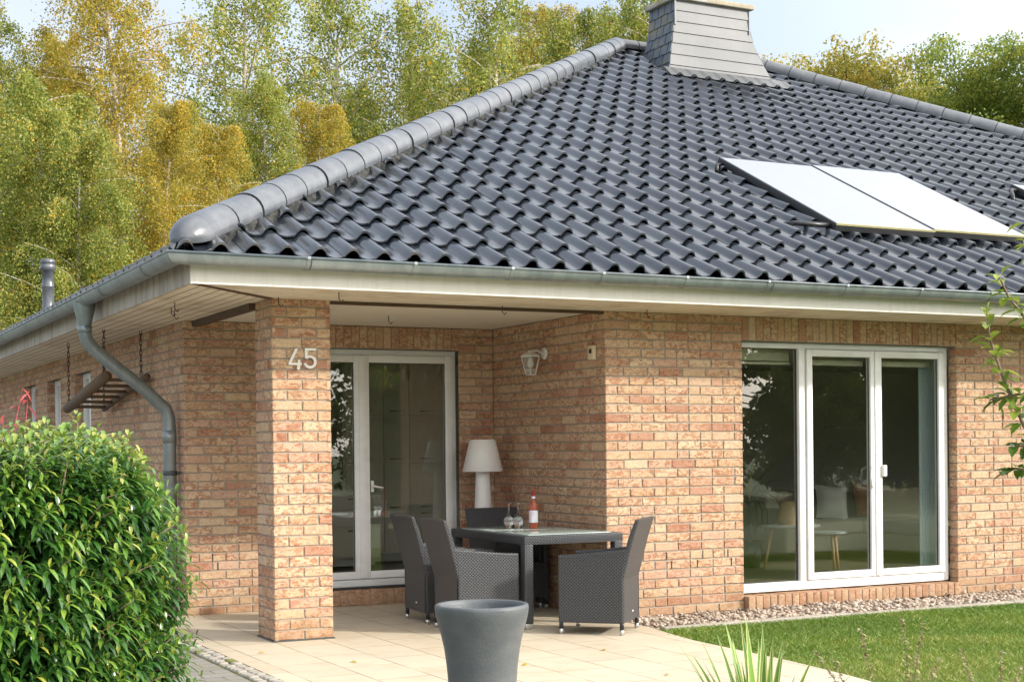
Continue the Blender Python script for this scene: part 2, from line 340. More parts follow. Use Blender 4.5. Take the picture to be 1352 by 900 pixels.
# ------------------------------------------------------------------ brick walls
class Brick:
    def __init__(s,seed): s.mb=MB(); s.r=random.Random(seed)
    def one(s,O,U,N,Vv,u0,u1,v0,v1,dep=.03):
        r=s.r; j=lambda a:r.uniform(-a,a)
        tone=r.random(); tl=[j(.0022) for _ in range(2)]; off=j(.0018)
        def P(u,v,d):
            dd=d+ (off+tl[0]*((u-u0)/(u1-u0)-.5)+tl[1]*((v-v0)/(v1-v0)-.5) if d>-.02 else 0)
            return O+U*u+Vv*v+N*dd
        n=max(2,int(round((u1-u0)/.06)))
        us=[u0+(u1-u0)*i/n for i in range(n+1)]
        ring=[(u,v0+j(.0028)) for u in us]+[(u,v1+j(.0022)) for u in reversed(us)]
        ring[0]=(u0+j(.002),v0+j(.002)); ring[n]=(u1+j(.002),v0+j(.002)); ring[n+1]=(u1+j(.002),v1+j(.002)); ring[-1]=(u0+j(.002),v1+j(.002))
        k=len(ring); cu,cv=(u0+u1)/2,(v0+v1)/2
        hx,hv=(u1-u0)/2,(v1-v0)/2; b=.0045
        front=[P(cu+(u-cu)*(1-b/hx),cv+(v-cv)*(1-b/hv),0) for u,v in ring]
        side=[P(u,v,-b) for u,v in ring]; back=[P(u,v,-dep) for u,v in ring]
        fs=[tuple(range(k))]+[(i,i+k,(i+1)%k+k,(i+1)%k) for i in range(k)]+[(k+i,2*k+i,2*k+(i+1)%k,k+(i+1)%k) for i in range(k)]
        s.mb.add(front+side+back,fs,0,False,tone)
    def wall(s,O,U,N,L,z0,z1,openings=(),zbase=None,mortar=True,dep=.03,alt=0,weeps=()):
        """O at u=0 and z=0; courses counted from zbase"""
        O,U,N=Vector(O),Vector(U),Vector(N); Z=Vector((0,0,1)); r=s.r
        zb=z0 if zbase is None else zbase; k=0
        while True:
            v0=zb+k*CRS; v1=v0+BH
            if v0>=z1-.01: break
            k+=1
            if v1<=z0+.01: continue
            a0,a1=max(v0,z0),min(v1,z1)
            zc=(a0+a1)/2
            iv=[(0,L)]
            for (p,q,e,f) in openings:
                if e<zc<f:
                    nv=[]
                    for (a,b) in iv:
                        if q<=a or p>=b: nv.append((a,b)); continue
                        if p>a: nv.append((a,p))
                        if q<b: nv.append((q,b))
                    iv=nv
            for (a,b) in iv:
                u=a; first=True; run=0
                while u<b-.02:
                    if first: w=.24 if (k+alt)%2 else (.115 if r.random()<.7 else .178)
                    else:
                        if r.random()<.26 and run>0: w=.115; run=0
                        else: w=.24; run+=1
                    rest=b-u-w
                    if rest<.10: # close the row
                        if rest>-.001 and rest<.02: w=b-u
                        elif b-u<=.30: w=b-u
                        else: w=(b-u-JT)/2
                    e=min(u+w,b)
                    if e-u>.015: s.one(O,U,N,Z,u,e,a0,a1,dep)
                    u=e+JT; first=False
        if mortar:
            us=sorted({0,L,*[x for o in openings for x in o[:2] if 0<x<L]}); vs=sorted({z0,z1,*[x for o in openings for x in o[2:] if z0<x<z1]})
            for a,b in zip(us,us[1:]):
                for c,d in zip(vs,vs[1:]):
                    um,vm=(a+b)/2,(c+d)/2
                    if any(p<um<q and e<vm<f for p,q,e,f in openings): continue
                    mN=N*-.009
                    s.mb.add([O+U*a+Z*c+mN,O+U*b+Z*c+mN,O+U*b+Z*d+mN,O+U*a+Z*d+mN],[(0,1,2,3)],1)
        for (u,v) in weeps:
            q=[O+U*(u+du)+Z*(v+dv)+N*.0015 for du,dv in ((-.006,0),(.006,0),(.006,BH),(-.006,BH))]
            s.mb.add(q,[(0,1,2,3)],2)
    def soldier(s,O,U,N,L,z0,z1,dep=.03,mortar=True):
        O,U,N=Vector(O),Vector(U),Vector(N); Z=Vector((0,0,1))
        n=max(1,round(L/CRS)); p=L/n
        for i in range(n): s.one(O,U,N,Z,i*p+JT/2,(i+1)*p-JT/2,z0+.005,z1-.003,dep)
        if mortar:
            mN=N*-.009; s.mb.add([O+Z*z0+mN,O+U*L+Z*z0+mN,O+U*L+Z*z1+mN,O+Z*z1+mN],[(0,1,2,3)],1)
    def build(s,name,parent):
        return s.mb.build(name,[M['brick'],M['mortar'],M['weep']],parent,fixn=False)
house=empty('brick_house',(0,0,0)); tag(house,'single-storey tan and red brick house with a dark tiled hip roof and corner porch','house')
WX0,WX1,WZ0,WZ1=4.545,7.19,.13,2.502       # living room window opening
DX0,DX1,DZ0,DZ1=.62,2.685,.165,2.51         # porch door opening
Zv=Vector((0,0,1))
def wp(xs,z): return [(x-X1,z) for x in xs]
b=Brick(1)
zw=[0.0833*6-JT,0.0833*5-JT]
weeps=[(.62,.494),(1.02,.494),(1.30,.494),(.68,.411),(.96,.411),(1.34,.411),(4.55,.494),(4.95,.494),(4.62,.411),(5.05,.411)]
b.wall((X1,0,0),(1,0,0),(0,-1,0),18.6-X1,-.10,H,[(WX0-X1,WX1-X1,0,H),(8.6-X1,13.2-X1,.12,2.5)],zbase=-.0833*1-.006,weeps=weeps)  # the second opening is added, out of view, to light the rooms
b.build('front_wall',house)
b=Brick(2); b.soldier((WX0,0,0),(1,0,0),(0,-1,0),WX1-WX0,WZ1,H); b.build('lintel',house)
# reveals of the window
b=Brick(3); RV=.115
b.wall((WX1,0,0),(0,1,0),(-1,0,0),RV,WZ0-.03,WZ1,zbase=-.0833-.006); b.build('window_reveal',house); b=Brick(33); b.wall((WX0,RV,0),(0,-1,0),(1,0,0),RV,WZ0-.03,WZ1,zbase=-.0833-.006)
b.build('window_reveal',house)
def brick_sill(x0,x1,y0,y1,z0,z1,seed):
    b=Brick(seed); n=round((x1-x0)/CRS); p=(x1-x0)/n
    for i in range(n):
        a,c=x0+i*p+JT*.35,x0+(i+1)*p-JT*.35; dz=b.r.uniform(-.003,.003); dy=b.r.uniform(-.004,.004)
        b.mb.box((a,y0+dy,z0+dz),(c,y1,z1+dz),0,bev=.006,tone=.56+.44*b.r.random())
    b.mb.box((x0+.006,y0+.008,z0+.01),(x1-.006,y1,z1-.006),1)
    return b.mb.build('brick_sill',[M['brick'],M['mortar']],house,attr=True)
brick_sill(WX0+.004,WX1-.02,-.06,.2,-.005,.118,4)
brick_sill(DX0,DX1-.01,D-.05,D+.2,.0,.15,5)
# inner side wall of the porch
b=Brick(6); b.wall((X1,D,0),(0,-1,0),(-1,0,0),D,0,H,zbase=-.0833-.006,alt=1); b.build('porch_side_wall',house)
b=Brick(7); b.wall((XB,D,0),(1,0,0),(0,-1,0),DX0-XB,0,H,zbase=-.006,alt=1,weeps=[(.30,.411),(.25,.494)]); b.build('porch_back_wall',house)
b=Brick(17); b.wall((DX1,D,0),(1,0,0),(0,-1,0),X1-DX1,0,H,zbase=-.006,alt=1); b.build('porch_back_wall',house)
b=Brick(8); b.soldier((DX0,D,0),(1,0,0),(0,-1,0),DX1-DX0,DZ1,H); b.build('lintel',house)
# left outside wall with narrow windows
LW=[(6.62,7.62),(8.62,9.62),(10.62,11.6)]
b=Brick(9)
ops=[(YB-OV-.9-q,YB-OV-.9-p,.9,2.50) for p,q in LW]
LEN=YB-1.8-D
b.wall((XB,YB-1.8+.0,0),(0,-1,0),(-1,0,0),LEN,0,H,[(YB-1.8-q,YB-1.8-p,.9,2.50) for p,q in LW],zbase=-.006)
for p,q in LW:
    b.wall((XB,p,0),(1,0,0),(0,1,0),.12,.9,2.5,zbase=-.006); b.wall((XB+.12,q,0),(-1,0,0),(0,-1,0),.12,.9,2.5,zbase=-.006)
b.build('side_wall',house)
# corner pillar
b=Brick(10)
for (O,U,N,L,alt) in (((0,0,0),(1,0,0),(0,-1,0),W,0),((W,0,0),(0,1,0),(1,0,0),WD,1),((W,WD,0),(-1,0,0),(0,1,0),W,0),((0,WD,0),(0,-1,0),(-1,0,0),WD,1)):
    O,U,N=Vector(O),Vector(U),Vector(N)
    k=0
    while True:
        v0=.012+k*CRS; v1=min(v0+BH,H)
        if v0>H-.015: break
        e=(k+alt)%2
        segs=[(0,.24),(.252,L)] if (k%2==0) else [(0,.115),(.1275,.3675),(.38,L)]
        if L<.45: segs=[(0,.115),(.128,.308),(.321,L)] if k%2==0 else [(0,.212),(.225,L)]
        for a,c in segs: b.one(O,U,N,Zv,a,c,v0,v1,.03)
        k+=1
    b.mb.add([O+N*-.009,O+U*L+N*-.009,O+U*L+N*-.009+Zv*H,O+N*-.009+Zv*H],[(0,1,2,3)],1)
pil=b.build('brick_pillar',house)
mb=MB(); mb.box((-.012,-.012,0.002),(W+.012,WD+.012,.011)); mb.build('pillar_base',M['zinc_dark'],house)
# ------------------------------------------------------------------ windows
def frame_bars(mb,x0,x1,z0,z1,y,w,dep,bev=.006,wb=None):
    wb=wb or w
    mb.box((x0,y,z0),(x0+w,y+dep,z1),bev=bev); mb.box((x1-w,y,z0),(x1,y+dep,z1),bev=bev)
    mb.box((x0+w-.002,y+.002,z1-w),(x1-w+.002,y+dep-.002,z1-.001),bev=bev); mb.box((x0+w-.002,y+.002,z0+.001),(x1-w+.002,y+dep-.002,z0+wb),bev=bev)
def pane(parent,x0,x1,z0,z1,y):
    mb=MB(); mb.box((x0,y,z0),(x1,y+.004,z1)); return mb.build('pane',M['glass'],parent,attr=False)
def sash(parent,x0,x1,z0,z1,y,w=.075,gy=.03):
    mb=MB(); frame_bars(mb,x0,x1,z0,z1,y,w,.07)
    s=mb.build('sash',M['pvc'],parent)
    g=MB(); q=w-.006; frame_bars(g,x0+w-.008,x1-w+.008,z0+w-.008,z1-w+.008,y+gy-.006,.013,.012,bev=0); g.build('gasket',M['gasket'],s)
    pane(s,x0+w-.012,x1-w+.012,z0+w-.012,z1-w+.012,y+gy); return s
mb=MB(); yw=.10
mb.box((WX0,yw,WZ0),(WX1-.03,yw+.08,WZ0+.085),bev=.006); mb.box((WX0,yw+.001,WZ1-.055),(WX1-.03,yw+.08,WZ1),bev=.006)
mb.box((WX0,yw,WZ0+.08),(WX0+.06,yw+.08,WZ1-.05),bev=.006); mb.box((WX1-.085,yw,WZ0+.08),(WX1-.03,yw+.08,WZ1-.05),bev=.006)
mb.box((5.285,yw+.002,WZ0+.08),(5.36,yw+.082,WZ1-.05),bev=.006)
win=mb.build('terrace_window',M['pvc'],house)
pane(win,WX0+.05,5.28,WZ0+.08,WZ1-.05,yw+.045)
g=MB(); frame_bars(g,WX0+.058,5.278,WZ0+.083,WZ1-.053,yw+.036,.010,.012,bev=0); g.build('gasket',M['gasket'],win)
s1=sash(win,5.365,6.215,WZ0+.088,WZ1-.058,yw-.018,.068); s2=sash(win,6.222,7.10,WZ0+.088,WZ1-.058,yw-.018,.068)
mb=MB(); mb.box((6.198,yw-.028,WZ0+.1),(6.240,yw-.016,WZ1-.07),bev=.004); mb.build('cover_strip',M['pvc'],win)
mb=MB(); mb.tube([(6.155,yw-.02,1.10),(6.12,yw-.055,1.12),(6.11,yw-.058,1.20),(6.12,yw-.055,1.27),(6.155,yw-.02,1.29)],.014,8); mb.build('handle',M['white_metal'],s1)
mb=MB(); mb.box((6.275,yw-.050,1.20),(6.325,yw-.015,1.315),bev=.010); mb.build('handle',M['white_metal'],s2)
mb=MB(); 
for px in (4.7,5.32,6.25,6.95): mb=MB(); mb.box((px-.03,yw-.006,WZ0+.03),(px+.03,yw+.0,WZ0+.045),bev=.003); mb.build('drain_cap',M['white_metal'],win)
# blinds behind the panes
mb=MB(); mb.box((WX0+.03,.27,2.335),(5.30,.32,2.52),bev=.008); mb.box((WX0+.03,.255,2.30),(5.30,.335,2.325),bev=.005); mb.build('blind',M['blind'],win)
for xa,xb in ((5.40,6.19),(6.27,7.06)):
    mb=MB(); mb.box((xa,.24,2.30),(xb,.29,2.355),bev=.006); mb.box((xa,.24,2.40),(xb,.28,2.43),bev=.005); mb.build('blind',M['blind'],win)
# porch door
mb=MB(); yd=D+.10
mb.box((DX0,yd,DZ0),(DX1,yd+.08,DZ0+.075),bev=.006); mb.box((DX0,yd,DZ1-.07),(DX1,yd+.08,DZ1),bev=.006)
mb.box((DX0,yd+.001,DZ0+.07),(DX0+.065,yd+.081,DZ1-.065),bev=.006); mb.box((DX1-.065,yd+.001,DZ0+.07),(DX1,yd+.081,DZ1-.065),bev=.006)
door=mb.build('terrace_door',M['pvc'],house)
d1=sash(door,DX0+.05,1.655,DZ0+.08,DZ1-.055,yd-.02,.075); d2=sash(door,1.662,DX1-.045,DZ0+.08,DZ1-.055,yd-.02,.075)
mb=MB(); mb.box((1.625,yd-.032,DZ0+.09),(1.70,yd-.018,DZ1-.065),bev=.004); mb.build('cover_strip',M['pvc'],door)
mb=MB(); mb.tube([(1.76,yd-.02,1.16),(1.76,yd-.06,1.16),(1.80,yd-.062,1.15),(1.86,yd-.06,1.14)],.010,8); mb.box((1.745,yd-.028,1.10),(1.775,yd-.018,1.21),bev=.004); mb.build('handle',M['white_metal'],d2)
mb=MB(); mb.box((DX0,D+.03,DZ0-.012),(DX1,yd-.02,DZ0+.01),bev=.003); mb.build('threshold',M['alu'],door)
# narrow windows in the side wall
for p,q in LW:
    mb=MB(); xw=XB+.10
    for (a,c,e,f) in ((p,p+.07,.9,2.5),(q-.07,q,.9,2.5)): mb.box((xw,a,e),(xw+.07,c,f),bev=.006)
    mb.box((xw,p+.06,.9),(xw+.07,q-.06,.98),bev=.006); mb.box((xw,p+.06,2.42),(xw+.07,q-.06,2.5),bev=.006); mb.box((xw-.01,(p+q)/2-.06,.95),(xw+.06,(p+q)/2+.06,2.44),bev=.006)
    w_=mb.build('side_window',M['pvc'],house); g=MB(); g.box((xw+.03,p+.06,.95),(xw+.034,q-.06,2.45)); g.build('pane',M['glass'],w_,attr=False)
# ------------------------------------------------------------------ rooms behind the glass
def room(name,x0,x1,y0,y1,z0,z1):
    mb=MB()
    mb.add([(x0,y0,z0),(x1,y0,z0),(x1,y1,z0),(x0,y1,z0)],[(0,1,2,3)],1)
    mb.add([(x0,y0,z1),(x1,y0,z1),(x1,y1,z1),(x0,y1,z1)],[(3,2,1,0)],0)
    mb.add([(x0,y1,z0),(x1,y1,z0),(x1,y1,z1),(x0,y1,z1)],[(0,1,2,3)],0)
    mb.add([(x0,y0,z0),(x0,y1,z0),(x0,y1,z1),(x0,y0,z1)],[(0,1,2,3)],0)
    mb.add([(x1,y0,z0),(x1,y1,z0),(x1,y1,z1),(x1,y0,z1)],[(3,2,1,0)],0)
    return mb.build(name,[M['iwall'],M['ifloor']],house,fixn=False)
LR=MB(); Lp=[(3.35,.20),(14.0,.20),(14.0,6.6),(.30,6.6),(.30,D+.2),(3.35,D+.2)]
LR.add([(x,y,.12) for x,y in Lp],[(0,1,2,3,4,5)],1); LR.add([(x,y,2.62) for x,y in Lp],[(5,4,3,2,1,0)],0)
for (xa,ya),(xb,yb_) in zip(Lp[1:5],Lp[2:6]):
    if ya==yb_ and ya<3: continue
    LR.add([(xa,ya,.12),(xb,yb_,.12),(xb,yb_,2.62),(xa,ya,2.62)],[(0,1,2,3)],0)
LR.add([(3.35,D+.2,.12),(3.35,.2,.12),(3.35,.2,2.62),(3.35,D+.2,2.62)],[(0,1,2,3)],0)
LR.build('living_room',[M['iwall'],M['ifloor']],house,fixn=False)
mb=MB(); frame_bars(mb,8.6,13.2,.12,2.5,.10,.08,.07); mb.box((10.85,.101,.19),(10.95,.171,2.43)); added_window=mb.build('terrace_window',M['pvc'],house); pane(added_window,8.67,13.13,.19,2.43,.135)  # extra window added out of view to let sunlight into the rooms
room('side_room',.02,.29,2.6,14.0,.12,2.62)
# ------------------------------------------------------------------ eaves
mb=MB(); mb.box((-OV,-OV-.002,H-.006),(XR-.15,-OV+.022,2.945)); mb.build('fascia',M['fascia'],house)
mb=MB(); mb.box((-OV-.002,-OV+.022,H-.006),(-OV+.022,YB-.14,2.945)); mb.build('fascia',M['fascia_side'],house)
mb=MB()
def quadz(mb,pts,z,mat=0): mb.add([(x,y,z) for x,y in pts],[tuple(range(len(pts)))],mat)
# front soffit boards run along x, side boards along y, mitred on the diagonal
bw=.125
k=0
y=-OV+.022
while y<-.003:
    y2=min(y+bw-.006,0.0)
    quadz(mb,[(y+.02,y),(XR-.2,y),(XR-.2,y2),(y2+.02,y2)],H); quadz(mb,[(y2+.02,y2),(XR-.2,y2),(XR-.2,y2+.006),(y2+.026,y2+.006)],H+.006,1); y+=bw
mb.build('soffit',[M['soffit'],M['groove']],house,fixn=False)
mb=MB(); x=-OV+.022
bw=.105
while x<-.003:
    x2=min(x+bw-.009,0.0)
    quadz(mb,[(x,x+.02),(x2,x2+.02),(x2,YB-.2),(x,YB-.2)],H+.001); quadz(mb,[(x2,x2+.02),(x2+.009,x2+.03),(x2+.009,YB-.2),(x2,YB-.2)],H+.008,1); x+=bw
mb.build('soffit',[M['soffit'],M['groove']],house,fixn=False)
mb=MB(); quadz(mb,[(0,0),(X1,0),(X1,D),(0,D)],H+.003); mb.build('porch_ceiling',M['ceil'],house,fixn=False)
mb=MB(); mb.box((W+.001,.01,H-.026),(X1-.003,.055,H-.001)); mb.build('porch_beam',M['darkwood'],house)
mb=MB(); 
a=Vector((-.02,WD,0)); c=Vector((XB-.01,D-.002,0)); mb.box((-.05,WD,H-.05),(.03,D-.004,H-.001)); mb.build('porch_beam',M['darkwood'],house)
mb=MB(); d_=Vector((1,1,0)).normalized(); p0=Vector((-OV+.03,-OV+.03,H-.008)); p1=Vector((-.01,-.01,H-.008)); n_=Vector((1,-1,0)).normalized()*.018
mb.add([p0-n_,p0+n_,p1+n_*1.6,p1-n_*1.6]+[q+Vector((0,0,.007)) for q in (p0-n_,p0+n_,p1+n_*1.6,p1-n_*1.6)],[(0,1,2,3),(7,6,5,4),(0,4,5,1),(1,5,6,2),(2,6,7,3),(3,7,4,0)]); mb.build('mitre_strip',M['darkwood'],house)
# hooks under the soffit
for x,y in ((.34,-.62),(.02,-.12),(2.0,-.1),(3.35,-.25),(1.45,1.1),(-.62,.6),(-.55,1.0),(-.45,1.3)):
    mb=MB(); mb.tube([(x,y,H+.0),(x,y,H-.05),(x+.02,y,H-.075),(x+.035,y,H-.055)],.004,6); mb.build('hook',M['rust'],house)
# gutter
GR=.080; gc=OG-GR
def gutter(name,along,a0,a1,brk):
    mb=MB(); n=12; prof=[(math.cos(PI+PI*i/n)*GR,math.sin(PI+PI*i/n)*GR) for i in range(n+1)]
    def P(o,h,t):   # o: outward offset from centre (negative = outward)
        return (t,-gc+o,HG+h) if along=='x' else (-gc+o,t,HG+h)
    for th,inv in ((0,0),(.006,1)):
        pr=[(p*(1-th/GR),q*(1-th/GR)) for p,q in prof]
        vs=[];fs=[]
        for (p,q) in pr: vs.append(P(p,q,(-gc+p)+a0)); vs.append(P(p,q,a1))
        for i in range(n): fs.append((2*i,2*i+1,2*i+3,2*i+2))
        mb.add(vs,fs,0,True)
    mb.tube([P(-GR,0,-gc-GR+a0),P(-GR,0,a1)],.011,8)
    g=mb.build(name,M['zinc'],house,fixn=False)
    for t in brk:
        m2=MB(); R2=GR+.004; vs=[];fs=[]
        for i in range(n+1):
            p,q=math.cos(PI+PI*i/n)*R2,math.sin(PI+PI*i/n)*R2
            vs.append(P(p,q,t-.014)); vs.append(P(p,q,t+.014))
        for i in range(n): fs.append((2*i,2*i+1,2*i+3,2*i+2))
        m2.add(vs,fs,0,True); m2.box(P(-GR-.012,-.010,t-.012),P(-GR+.012,.012,t+.012)); m2.build('gutter_bracket',M['zinc'],g,fixn=False)
    for t in jts[along]:
        m3=MB()
        R2=GR+.0025; vs=[];fs=[]
        for i in range(n+1):
            p,q=math.cos(PI+PI*i/n)*R2,math.sin(PI+PI*i/n)*R2
            vs.append(P(p,q,t-.004)); vs.append(P(p,q,t+.004))
        for i in range(n): fs.append((2*i,2*i+1,2*i+3,2*i+2))
        m3.add(vs,fs,0,True); m3.build('gutter_seam',M['zinc_dark'],g,fixn=False)
jts={'x':[-.05+.012,4.1,9.1],'y':[-.2,.55,1.3,2.1,2.75,3.6,4.4,5.3,6.2,7.1,8]}
gutter('gutter','x',0,XR-.3,[-.06,.78,1.60,2.42,3.22,4.05,4.9,5.75,6.6,7.45,8.3,9.2,10.1])
gutter('gutter','y',0,YB-.3,[-.22,1.35,3.55,5.2,7.0])
# downpipe
mb=MB(); gx=-gc
mb.lathe([(.10,.0),(.095,-.05),(.065,-.17),(.062,-.20)],16,(gx,2.33,HG-GR+.03))
pts=[(gx,2.33,2.72),(gx,2.33,2.60),(gx+.02,2.335,2.53),(gx+.08,2.345,2.46),(gx+.20,2.36,2.36),(gx+.55,2.41,2.10),(-.35,2.43,2.0),(-.255,2.44,1.92),(-.225,2.445,1.83),(-.22,2.445,1.70),(-.22,2.445,0)]
mb.tube(pts,.060,16)
mb.tube([(-.22,2.445,1.60),(-.22,2.445,1.72)],.064,16); mb.tube([(gx,2.33,2.60),(gx,2.33,2.66)],.064,16)
dp=mb.build('downpipe',M['zinc'],house); mb=MB(); mb.tube([(-.22,2.445,1.30),(-.22,2.445,1.34)],.066,16); mb.box((-.19,2.43,1.305),(-.12,2.46,1.335)); mb.build('pipe_clip',M['zinc_dark'],dp)
# ------------------------------------------------------------------ roof
CW=.2495; RL=.3833/CS
def prof(u):
    f=u/CW; g=abs((f-.30+.5)%1-.5)
    if g<.215: return (1-(g/.215)**2)**.72
    return -.27*math.sin(PI*(g-.215)/.57)
def tile_slope(name,front,amin,amax,seed,parent):
    rng=np.random.default_rng(seed)
    nu=19; us=np.linspace(0,CW+.006,nu); pz=np.array([prof(u) for u in us])
    # template rows: lip bottom, lip top, mid, upper end
    srow=np.array([.012,-.004,-.004,.0,RL*.35,RL*.7,RL+.03]); hrow=np.array([.022,.022,.036,.037,.027,.016,.003]); rh=np.array([.056,.056,.060,.061,.057,.053,.047])
    T=np.zeros((7,nu,3)); T[...,0]=us[None,:]; T[...,1]=srow[:,None]; T[...,2]=hrow[:,None]+pz[None,:]*rh[:,None]
    T=T.reshape(-1,3); F=[]
    for i in range(6):
        for j in range(nu-1): F.append((i*nu+j,i*nu+j+1,(i+1)*nu+j+1,(i+1)*nu+j))
    F=np.array(F); nrow=24
    offs=[];
    for r in range(nrow):
        s0=r*RL
        lo=EX+s0*CS-.3; hi=(XR if front else YB)-s0*CS+.3
        k0=math.floor((lo-.296)/CW)
        a=.296+.0-.30*CW+k0*CW
        while a<hi:
            if a+CW>max(lo,amin) and a<amax: offs.append((a,s0))
            a+=CW
    offs=np.array(offs); n=len(offs); tone=rng.random(n)
    P=np.repeat(T[None],n,0)
    P[...,0]+=offs[:,None,0]+rng.normal(0,.0025,(n,1)); P[...,1]+=offs[:,None,1]+rng.normal(0,.005,(n,1)); P[...,2]+=np.abs(rng.normal(0,.002,(n,1)))
    P[...,2]+=(T[None,:,0]-CW/2)*rng.normal(0,.010,(n,1))
    P=P.reshape(-1,3); tn=np.repeat(tone,len(T))
    a,s,h=P[:,0],P[:,1],P[:,2]
    if not front: h=h-.03
    yy=EY+s*CS-h*SN; zz=EZ+s*SN+h*CS
    V=np.stack([a,yy,zz],1) if front else np.stack([yy,a,zz],1)
    Fa=(F[None]+(np.arange(n)*len(T))[:,None,None]).reshape(-1,4)
    if not front: Fa=Fa[:,::-1]
    o=arr_mesh(name,V,Fa,M['tile'],{'tone':tn},parent,True)
    bm=bmesh.new(); bm.from_mesh(o.data)
    def cut(co,no): bmesh.ops.bisect_plane(bm,geom=bm.verts[:]+bm.edges[:]+bm.faces[:],dist=1e-5,plane_co=co,plane_no=no,clear_outer=True)
    g=.02
    if front:
        cut((EX+g,EY,0),(-1,1,0)); cut((XR-g,EY,0),(1,1,0))
    else:
        cut((EX,EY+g,0),(1,-1,0)); cut((EX,YB-g,0),(1,1,0))
    bm.to_mesh(o.data); bm.free()
    o.data.polygons.foreach_set('use_smooth',np.ones(len(o.data.polygons),dtype=bool))
    try: o.data.set_sharp_from_angle(angle=math.radians(50))
    except Exception: pass
    return o
roof=MB(); zt=EZ+(AP-EY)*TAN
A1=(AP,AP,zt); A2=(XR-(AP-EY),AP,zt); dzr=-.07
roof.add([(EX,EY,EZ+dzr),(XR,EY,EZ+dzr),(XR,YB,EZ+dzr),(EX,YB,EZ+dzr),(AP,AP,zt+dzr),(A2[0],AP,zt+dzr)],[(0,1,5,4),(1,2,5),(2,3,4,5),(3,0,4)],0)
roofo=roof.build('roof',M['under'],house,fixn=False)
tile_slope('roof_tiles',True,-3,19.7,1,roofo); tile_slope('roof_tiles',False,-3,30,2,roofo)
def caps(name,p0,p1,seg,r,dome=False,lift=.045):
    p0,p1=Vector(p0),Vector(p1); d=(p1-p0); L=d.length; d.normalize(); side=d.cross(Vector((0,0,1))).normalized(); up=side.cross(d).normalized()
    mb=MB(); n=int(L/seg)+1; m=14; rr=random.Random(5)
    for i in range(n):
        a=i*seg-.03; c=min((i+1)*seg+.01,L+.02)
        jt=Vector((rr.uniform(-.004,.004),rr.uniform(-.004,.004),rr.uniform(-.003,.003)))
        ra,rb=r*1.015,r*.985; vs=[];fs=[]
        bq=min((i+1)*seg-.03,L); rings=[(a,ra-.010),(a,ra),(a+.02,ra),(bq-.016,rb),(bq-.005,rb-.014),(c,rb-.014)]
        for (t,R_) in rings:
            for k in range(m+1):
                an=-.30+(PI+.60)*k/m; vs.append(p0+d*t+side*math.cos(an)*R_+up*(math.sin(an)*R_*.92+lift)+jt)
        for q in range(len(rings)-1):
            for k in range(m): fs.append((q*(m+1)+k,q*(m+1)+k+1,(q+1)*(m+1)+k+1,(q+1)*(m+1)+k))
        mb.add(vs,fs,0,True,rr.random())
    if dome:
        vs=[];fs=[];q=8
        for j in range(q+1):
            ph=PI/2*j/q
            for k in range(m+1):
                an=-.30+(PI+.60)*k/m; R_=r*1.02*math.cos(ph)
                vs.append(p0+d*(-.03-math.sin(ph)*r*1.55)+side*math.cos(an)*R_+up*(math.sin(an)*R_*.92+lift))
        for j in range(q):
            for k in range(m): fs.append((j*(m+1)+k,j*(m+1)+k+1,(j+1)*(m+1)+k+1,(j+1)*(m+1)+k))
        mb.add(vs,fs,0,True)
    o=mb.build(name,M['cap'],roofo)
    o.data.set_sharp_from_angle(angle=math.radians(45)); return o
caps('hip_cap',(EX+.22,EY+.22,EZ+.22*TAN+.015),(AP,AP,zt+.03),.41,.155,True)
caps('hip_cap',(XR-.2,EY+.2,EZ+.2*TAN+.015),(A2[0],AP,zt+.03),.41,.155,True)
caps('ridge_cap',(AP-.05,AP,zt+.03),(A2[0]+.05,AP,zt+.03),.41,.135)
# mortar bed / debris under the hip cap
for s_ in (-1,1):
    mb=MB(); rr=random.Random(3+s_); vs=[];fs=[];N0=260
    for i in range(N0+1):
        t=.22+(AP-EX-.3)*i/N0
        for q,(o_,h_) in enumerate(((.06,.10),(.125,.085+rr.uniform(-.012,.012)),(.15+rr.uniform(-.02,.035),.055+rr.uniform(-.02,.02)),(.17,-.02))):
            x,y=EX+t+s_*o_*.7,EY+t-s_*o_*.7; vs.append((x,y,EZ+(min(x-EX,y-EY))*TAN+h_))
    for i in range(N0):
        for q in range(3): fs.append((i*4+q,i*4+q+1,i*4+q+5,i*4+q+4))
    mb.add(vs,fs); mb.build('hip_mortar',M['hipbed'],roofo,fixn=False)

# vent pipe on the left slope
vy=12.3; vx=.35; vz=EZ+(vx-EX)*TAN
mb=MB(); mb.lathe([(.13,-.1),(.13,.02),(.09,.10),(.09,.44),(.096,.45),(.096,.47),(.09,.48),(.09,.70),(.115,.71),(.115,.79),(.105,.80),(.115,.81),(.115,.86),(.10,.88),(0.001,.90)],20,(vx,vy,vz)); mb.build('vent_pipe',M['cap'],roofo)
# chimney
CY=6.82
def roofz(y): return EZ+(y-EY)*TAN
ch=MB()
prL=[(8.212,6.905),(8.245,7.2),(8.285,7.45),(8.315,7.7),(8.335,8.03)]; prR=[(10.14,6.905),(9.96,7.15),(9.78,7.42),(9.665,7.65),(9.64,8.03)]
def lerp_prof(pr,z):
    for (a,za),(c,zc) in zip(pr,pr[1:]):
        if z<=zc+1e-6: return a+(c-a)*(z-za)/(zc-za)
    return pr[-1][0]
def yb(z): return 7.50+max(0,(7.75-z))*.22     # back flares too
rows=7; zs=[6.905+(8.03-6.905)*i/rows for i in range(rows+1)]
core=MB()
vs=[];fs=[]
for z in zs: 
    l,r_=lerp_prof(prL,z),lerp_prof(prR,z); vs+= [(l+.012,CY+.012,z-.002),(r_-.012,CY+.012,z-.002),(r_-.012,yb(z),z-.002),(l+.012,yb(z),z-.002)]
for i in range(rows):
    for k in range(4): fs.append((4*i+k,4*i+(k+1)%4,4*i+4+(k+1)%4,4*i+4+k))
